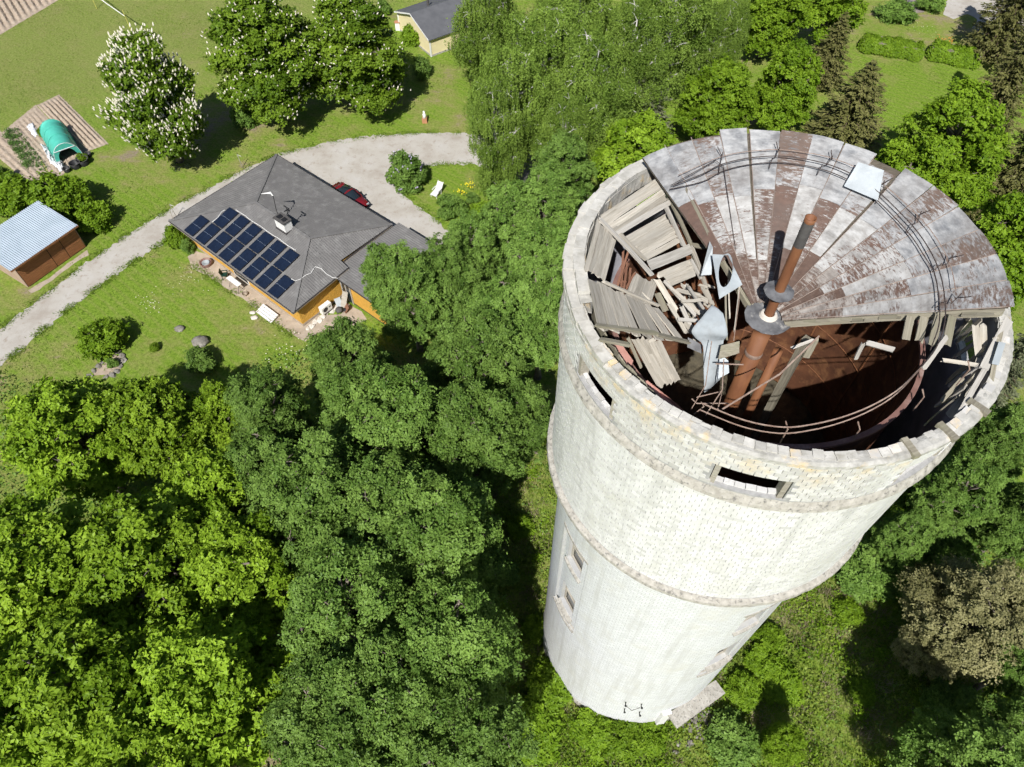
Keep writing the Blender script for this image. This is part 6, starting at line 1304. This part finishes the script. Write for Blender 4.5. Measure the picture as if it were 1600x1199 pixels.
CHG = 'blossoming chestnuts along the drive'
plant('chestnut_tree', 'chestnut', 0, 0, 0, 0, 12.6, 1.0, 'horse chestnut thick with white blossom left of the grey roof', 'tree', CHG, base=(283, 252))
plant('chestnut_tree', 'chestnut', 1, 0, 0, 0, 13.0, 1.22, 'horse chestnut with white candles, middle one of the three', 'tree', CHG, base=(448, 188))
plant('chestnut_tree', 'chestnut', 1, 0, 0, 0, 12.0, 1.28, 'horse chestnut with white candles nearest the pale yellow cottage', 'tree', CHG, base=(572, 172))
for a in (
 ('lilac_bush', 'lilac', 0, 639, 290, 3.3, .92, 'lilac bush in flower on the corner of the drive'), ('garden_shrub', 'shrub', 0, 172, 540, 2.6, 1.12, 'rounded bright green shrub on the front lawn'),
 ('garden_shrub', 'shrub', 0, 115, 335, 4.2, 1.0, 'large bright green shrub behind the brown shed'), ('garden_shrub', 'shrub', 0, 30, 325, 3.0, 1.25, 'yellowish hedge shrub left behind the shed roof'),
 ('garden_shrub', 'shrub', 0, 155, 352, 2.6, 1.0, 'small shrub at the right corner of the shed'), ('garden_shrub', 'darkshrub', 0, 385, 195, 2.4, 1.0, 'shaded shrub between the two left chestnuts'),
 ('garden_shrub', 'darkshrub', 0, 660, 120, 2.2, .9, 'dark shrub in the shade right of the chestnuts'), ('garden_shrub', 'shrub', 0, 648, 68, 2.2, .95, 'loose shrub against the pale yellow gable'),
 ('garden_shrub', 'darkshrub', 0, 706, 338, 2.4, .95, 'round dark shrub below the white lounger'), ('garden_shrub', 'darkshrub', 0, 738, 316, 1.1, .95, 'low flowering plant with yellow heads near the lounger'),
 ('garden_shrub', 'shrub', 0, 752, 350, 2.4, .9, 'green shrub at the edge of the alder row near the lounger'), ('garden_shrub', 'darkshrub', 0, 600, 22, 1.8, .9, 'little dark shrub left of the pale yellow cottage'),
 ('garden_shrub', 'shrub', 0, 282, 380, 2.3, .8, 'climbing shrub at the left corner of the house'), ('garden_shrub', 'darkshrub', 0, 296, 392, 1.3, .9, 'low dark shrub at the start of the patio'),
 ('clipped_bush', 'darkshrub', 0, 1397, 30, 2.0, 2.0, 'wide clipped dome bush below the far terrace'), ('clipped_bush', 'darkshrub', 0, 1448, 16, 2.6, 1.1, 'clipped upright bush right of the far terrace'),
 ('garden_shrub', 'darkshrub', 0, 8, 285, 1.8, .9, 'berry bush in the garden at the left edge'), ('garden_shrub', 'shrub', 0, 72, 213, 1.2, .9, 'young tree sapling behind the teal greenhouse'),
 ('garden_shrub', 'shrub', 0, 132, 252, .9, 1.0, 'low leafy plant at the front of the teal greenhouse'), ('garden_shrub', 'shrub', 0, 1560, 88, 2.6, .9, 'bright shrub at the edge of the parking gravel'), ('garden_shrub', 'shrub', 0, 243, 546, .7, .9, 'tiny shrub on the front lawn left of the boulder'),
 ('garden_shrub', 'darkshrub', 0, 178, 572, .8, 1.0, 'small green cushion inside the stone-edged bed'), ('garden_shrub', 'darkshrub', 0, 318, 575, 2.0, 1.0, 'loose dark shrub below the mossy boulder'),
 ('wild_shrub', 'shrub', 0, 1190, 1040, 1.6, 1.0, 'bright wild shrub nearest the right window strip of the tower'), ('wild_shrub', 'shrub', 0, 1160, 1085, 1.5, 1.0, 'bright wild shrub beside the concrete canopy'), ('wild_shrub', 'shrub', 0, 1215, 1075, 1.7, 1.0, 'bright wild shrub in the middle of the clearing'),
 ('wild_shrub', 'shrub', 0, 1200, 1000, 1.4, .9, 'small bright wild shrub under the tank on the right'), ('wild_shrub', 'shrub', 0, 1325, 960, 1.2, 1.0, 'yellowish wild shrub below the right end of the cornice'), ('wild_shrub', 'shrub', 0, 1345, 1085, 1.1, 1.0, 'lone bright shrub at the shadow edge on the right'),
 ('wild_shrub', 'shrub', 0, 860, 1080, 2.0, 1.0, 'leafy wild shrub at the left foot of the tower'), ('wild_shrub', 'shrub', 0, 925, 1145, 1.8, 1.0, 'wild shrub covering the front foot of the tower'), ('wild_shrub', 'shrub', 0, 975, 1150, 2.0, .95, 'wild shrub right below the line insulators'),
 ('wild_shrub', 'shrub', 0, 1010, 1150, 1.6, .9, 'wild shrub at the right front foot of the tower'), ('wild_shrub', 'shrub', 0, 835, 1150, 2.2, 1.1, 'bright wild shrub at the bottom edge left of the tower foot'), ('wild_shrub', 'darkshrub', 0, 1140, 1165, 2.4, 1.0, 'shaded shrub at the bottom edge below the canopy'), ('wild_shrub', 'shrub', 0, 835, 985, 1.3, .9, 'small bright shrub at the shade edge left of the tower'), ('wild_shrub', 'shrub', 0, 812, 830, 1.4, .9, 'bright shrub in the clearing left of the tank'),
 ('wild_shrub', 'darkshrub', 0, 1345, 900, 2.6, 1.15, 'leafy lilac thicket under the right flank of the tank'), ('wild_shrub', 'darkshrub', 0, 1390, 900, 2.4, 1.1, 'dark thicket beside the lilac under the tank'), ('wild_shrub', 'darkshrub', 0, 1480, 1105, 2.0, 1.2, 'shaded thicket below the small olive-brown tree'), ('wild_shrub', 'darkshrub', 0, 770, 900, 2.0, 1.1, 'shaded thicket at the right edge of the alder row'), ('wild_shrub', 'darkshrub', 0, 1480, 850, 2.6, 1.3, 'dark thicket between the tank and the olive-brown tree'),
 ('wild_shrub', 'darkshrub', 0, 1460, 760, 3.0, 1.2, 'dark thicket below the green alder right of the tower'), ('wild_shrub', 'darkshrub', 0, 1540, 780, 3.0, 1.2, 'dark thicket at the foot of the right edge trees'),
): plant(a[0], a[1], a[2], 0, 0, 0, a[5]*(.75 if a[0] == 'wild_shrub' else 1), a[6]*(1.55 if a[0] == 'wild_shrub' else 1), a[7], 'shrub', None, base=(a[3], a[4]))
# fallen trunk right of the tower
tk = thing('fallen_trunk', 'bare grey trunk leaning in the shade right of the tower', 'trunk', at(1500, 850)); e = at(1575, 755, 4.0)-at(1500, 850)
MB().tube([(0, 0, .1), tuple(e*.5+Vector((0, 0, .2))), tuple(e)], [.14, .11, .07], 7).build('stem', 'bark', tk, True); MB().tube([tuple(e*.5), tuple(e*.5+Vector((-1.4, .6, .6)))], [.05, .02], 5).build('branch', 'bark', tk)
# hedges
def hedge(px, h, w, lb, seed):
    P = [at(*p) for p in px]; o = P[0].copy(); d = P[1]-P[0]; L = d.length; rng = np.random.default_rng(seed); n = int(13000*L/9)
    t = thing('hedge', lb, 'hedge', o, math.atan2(d.y, d.x)); s = rng.uniform(0, 1, n); f = rng.uniform(0, 1, n); a = rng.uniform(-.35, 1.35, n)*math.pi/1.0
    th_ = rng.uniform(-.15, math.pi+.15, n); x = s*L; edge = np.minimum(1, np.minimum(x, L-x)/.5)**.5
    y = np.cos(th_)*w*(0.92+.08*np.sin(x*2.3))*edge; z = (np.abs(np.sin(th_))**.55*h*(.92+.06*np.sin(x*1.7+1)+.05*np.sin(x*5.1)))*edge+rng.normal(0, .05, n)
    z = np.maximum(z, rng.uniform(0, .4, n)); C = np.stack([x+rng.normal(0, .06, n), y+rng.normal(0, .07, n), z], 1)
    O = np.stack([np.zeros(n), np.cos(th_), np.sin(th_)+.4], 1)+rng.normal(size=(n, 3))*.45
    V, F = leaf_quads(C, unit(O), .2, rng, .7); tn = np.clip(.5+.22*np.sin(x*3.1+y*4)*np.sin(x*1.3)+rng.normal(0, .18, n), 0, 1)
    link('foliage', npmesh('hedge foliage', V, F, 'l_bright', tn), t); m = MB()
    for k in range(int(L/.5)): m.tube([(k*.5+.2, rng.uniform(-.3, .3), 0), (k*.5+rng.uniform(0, .4), rng.uniform(-.3, .3), h*.8)], .03, 4)
    m.build('stem', 'bark', t); m2 = MB(); m2.box((L/2, 0, h*.42), (L-.6, w*1.2, h*.72)); m2.build('inner_twigs', 'bark', t)
hedge([(1340, 74), (1440, 90)], 1.6, 1.35, 'long clipped hedge in front of the far terrace', 3); hedge([(1446, 86), (1528, 104)], 1.8, 1.35, 'shorter clipped hedge left of the dark spruces', 4)
# flowers
def flowers(name, px, n, sx, mat, lb, z=.25, r=.06, seed=1):
    if 'white' in name: r *= .55; n = int(n*.6)
    q = at(*px); rng = random.Random(seed); m = MB()
    for i in range(n): m.sphere((rng.gauss(0, sx), rng.gauss(0, sx), z+rng.uniform(-.1, .15)), r*rng.uniform(.7, 1.3), 5, 4)
    return tag(struct(m.build(name, mat, None, False, (q.x, q.y, 0)), 'stuff'), lb, 'flowers')
flowers('yellow_flowers', (733, 303), 22, .28, 'yellowbloom', 'yellow flower heads above the low plant near the lounger', 1.05, .06, 1); flowers('yellow_flowers', (722, 310), 14, .2, 'yellowbloom', 'second cluster of yellow flower heads nearer the lounger', .8, .06, 2)
flowers('white_flowers', (300, 432), 70, .9, 'bloom', 'tiny white flowers on the lawn edge by the patio', .06, .05, 3); flowers('white_flowers', (232, 477), 60, .6, 'bloom', 'tiny white flowers above the rounded shrub', .08, .06, 4); flowers('white_flowers', (445, 552), 60, .8, 'bloom', 'white flower heads at the lawn corner by the alders', .3, .07, 5)
flowers('orange_flowers', (1478, 64), 30, .5, 'orangebloom', 'orange flowers behind the shorter hedge', .15, .05, 6); flowers('white_flowers', (1438, 46), 50, 1.0, 'bloom', 'tiny white flowers on the far lawn', .06, .05, 7)

# grass standing along the drive's edge, and rough grass over the lawns
def edge_grass(px, n, seed):
    rng = np.random.default_rng(seed); P = [at(*p) for p in px]; C = []
    L = [(b-a).length for a, b in zip(P[:-1], P[1:])]; tot = sum(L)
    for a, b, l in zip(P[:-1], P[1:], L):
        k = int(n*l/tot); t = rng.uniform(0, 1, k); off = rng.normal(0, .26, k); d = (b-a).normalized()
        C.append(np.stack([a.x+(b.x-a.x)*t-d.y*off, a.y+(b.y-a.y)*t+d.x*off, rng.uniform(.03, .10, k)], 1))
    C = np.concatenate(C); m = len(C); keep = np.sin(C[:, 0]*2.3+C[:, 1]*1.7)+np.sin(C[:, 0]*.9-C[:, 1]*3.1)+1.1 > rng.uniform(0, 2, m); C = C[keep]; m = len(C)
    V, F = leaf_quads(C, unit(UP*.35+rng.normal(size=(m, 3))*.6), .19, rng, .22)
    return V, F, rng.uniform(0, 1, m)
EV = [edge_grass([(-80, 572), (0, 514), (87, 447), (135, 410), (225, 350), (275, 321), (330, 292), (382, 264), (432, 243), (461, 234), (519, 221), (588, 211), (657, 208), (720, 208)], 9000, 1), edge_grass([(745, 258), (700, 257), (668, 259), (640, 262), (622, 274), (620, 290), (634, 308), (652, 322), (670, 334), (690, 350)], 2600, 2), edge_grass([(285, 362), (270, 371), (212, 407), (172, 437), (120, 473), (62, 521), (27, 551), (-70, 628)], 6000, 3), edge_grass([(297, 412), (325, 432), (360, 454), (395, 478), (430, 506), (462, 526)], 2500, 4)]
o_ = 0; VV = []; FF = []; TT = []
for V, F, t_ in EV: VV.append(V); FF.append(F+o_); TT.append(t_); o_ += len(V)
tag(struct(link('verge_grass', npmesh('verge grass', np.concatenate(VV), np.concatenate(FF), 'l_lawn', np.concatenate(TT))), 'stuff'), 'ragged grass along the edges of the gravel drive', 'grass')
def lawn_grass(n, seed):
    rng = np.random.default_rng(seed); q = np.stack([rng.uniform(-62, 48, n), rng.uniform(26, 98, n)], 1)
    d = np.sin(q[:, 0]*.31+1.3*np.sin(q[:, 1]*.23))+np.sin(q[:, 1]*.37+q[:, 0]*.11)+.7*np.sin(q[:, 0]*1.3)*np.sin(q[:, 1]*1.1); q = q[d > rng.uniform(-1.2, 1.6, n)]
    u = (q[:, 0]-HC.x)*HU.x+(q[:, 1]-HC.y)*HU.y; v = (q[:, 0]-HC.x)*HV.x+(q[:, 1]-HC.y)*HV.y
    q = q[~((u > -7.5) & (u < 14) & (v > -7.5) & (v < 6))]
    return q
# ------------------------------------------------------------------ undergrowth round the tower and vegetable rows
def scatter(name, region, n, mat, size, zmax, lb, cat, seed, aspect=.6, blades=False, clump=0, excl=None):
    rng = np.random.default_rng(seed); P = np.array([tuple(at(*p))[:2] for p in region]); lo, hi = P.min(0), P.max(0)
    def inside(q):
        c = np.zeros(len(q), bool); j = len(P)-1
        for i in range(len(P)):
            a, b = P[i], P[j]; c ^= ((a[1] > q[:, 1]) != (b[1] > q[:, 1])) & (q[:, 0] < (b[0]-a[0])*(q[:, 1]-a[1])/(b[1]-a[1]+1e-12)+a[0]); j = i
        return c
    if clump:
        cc_ = rng.uniform(lo, hi, (clump, 2)); k = rng.integers(0, clump, n); q = cc_[k]+rng.normal(size=(n, 2))*rng.uniform(.15, .5, clump)[k, None]; hz = (rng.uniform(.2, 1, clump)**1.5)[k]
    else: q = rng.uniform(lo, hi, (n, 2)); hz = np.ones(n)
    ok = inside(q) & (np.hypot(q[:, 0]-AX, q[:, 1]-AY) > RS+.1); q = q[ok]; hz = hz[ok]; n = len(q)
    tn = np.clip(.5+.25*np.sin(q[:, 0]*1.3+1)*np.sin(q[:, 1]*1.1)+rng.normal(0, .2, n), 0, 1)
    if blades:
        C = np.concatenate([q, (zmax*.5*rng.uniform(.4, 1, n)*hz)[:, None]], 1); nn = unit(rng.normal(size=(n, 3))*np.array([1, 1, .5])); al = np.tile(UP*2.0, (n, 1))
        V, F = leaf_quads(C, nn, size, rng, aspect, al)
    else:
        C = np.concatenate([q, (zmax*rng.uniform(.02, 1, n)**1.3*hz)[:, None]], 1); nn = unit(UP*.9+rng.normal(size=(n, 3))*.5); V, F = leaf_quads(C, nn, size, rng, aspect)
    return tag(struct(link(name, npmesh(name, V, F, mat, tn)), 'stuff'), lb, cat)
def inpoly(q, px):
    P = np.array([tuple(at(*p))[:2] for p in px]); c = np.zeros(len(q), bool); j = len(P)-1
    for i in range(len(P)):
        a, b = P[i], P[j]; c ^= ((a[1] > q[:, 1]) != (b[1] > q[:, 1])) & (q[:, 0] < (b[0]-a[0])*(q[:, 1]-a[1])/(b[1]-a[1]+1e-12)+a[0]); j = i
    return c
q = lawn_grass(150000, 21)
for poly in ([(-80, 572), (0, 514), (87, 447), (225, 350), (330, 292), (432, 243), (519, 221), (588, 211), (657, 208), (720, 208), (850, 240), (850, 300), (745, 258), (668, 259), (622, 274), (620, 290), (670, 334), (712, 372), (640, 390), (430, 268), (285, 362), (212, 407), (120, 473), (27, 551), (-70, 628)], [(-40, 215), (60, 300), (126, 241), (170, 225), (92, 148), (56, 164)], [(-60, -30), (-12, 62), (112, -12), (60, -80)], [(292, 402), (306, 392), (480, 492), (555, 492), (552, 512), (478, 534), (395, 478), (300, 418)], [(1492, -40), (1474, 24), (1545, 60), (1640, 90), (1640, -40)]): q = q[~inpoly(q, poly)]
rng = np.random.default_rng(5); n = len(q); C = np.concatenate([q, rng.uniform(.02, .07, (n, 1))], 1); V, F = leaf_quads(C, unit(UP*.8+rng.normal(size=(n, 3))*.45), .17, rng, .35)
tag(struct(link('lawn_grass', npmesh('lawn grass', V, F, 'l_lawn', np.clip(.5+.3*np.sin(q[:, 0]*.7)*np.sin(q[:, 1]*.6)+rng.normal(0, .22, n), 0, 1))), 'stuff'), 'short rough grass tufts over the lawns', 'grass')
CL = [(720, 1230), (760, 900), (740, 700), (830, 640), (1480, 640), (1600, 800), (1640, 1230)]
scatter('undergrowth', CL, 60000, 'l_weed', .16, .55, 'leafy wild undergrowth round the foot of the tower', 'undergrowth', 1, .7, clump=900)
scatter('undergrowth', CL, 14000, 'l_linden', .15, .40, 'dark leafy ground cover under the trees by the tower', 'undergrowth', 4, .7)
scatter('undergrowth', CL, 60000, 'l_bright', .15, .95, 'bright young saplings and weeds in the clearing by the tower', 'undergrowth', 14, .7, clump=420)
scatter('dry_stems', CL, 42000, 'l_straw', .50, .45, 'dry straw coloured stems in the clearing by the tower', 'dry grass', 2, .06, True, 700)
scatter('wild_grass', CL, 60000, 'l_weed', .42, .36, 'long wild grass in the clearing by the tower', 'grass', 3, .07, True)
GR = [(-60, 560), (150, 640), (330, 620), (420, 560), (560, 530), (700, 420), (860, 330), (900, 420), (760, 700), (740, 1230), (-60, 1230)]
scatter('forest_floor', GR, 60000, 'l_linden', .20, .5, 'shaded leafy floor under the near trees', 'undergrowth', 6, .7)
for i, (a, b, lb) in enumerate((((10, 212), (47, 268), 'leafy potato row at the outer edge of the vegetable bed'), ((12, 205), (52, 262), 'leafy vegetable row next to the outermost one'), ((20, 205), (66, 268), 'thin vegetable row in the middle of the bed'), ((26, 203), (73, 266), 'sparse vegetable row nearest the white fleece'))):
    A, B = at(*a), at(*b); rng = np.random.default_rng(i); n = (1500, 1300, 800, 600)[i]; s = rng.uniform(0, 1, n); w = (.16, .16, .12, .1)[i]; on = np.sin(s*(31+i*7))+.8 > rng.uniform(0, 1, n)*1.2
    C = np.stack([(B.x-A.x)*s+rng.normal(0, w, n), (B.y-A.y)*s+rng.normal(0, w, n), rng.uniform(.06, .34, n)], 1)[on]; V, F = leaf_quads(C, unit(UP+rng.normal(size=(len(C), 3))*.6), .16, rng)
    tag(struct(link('vegetable_row', npmesh('vegetable row', V, F, 'l_veg', rng.uniform(0, 1, len(C))), None, (A.x, A.y, 0)), 'stuff'), lb, 'vegetables', 'vegetable rows')
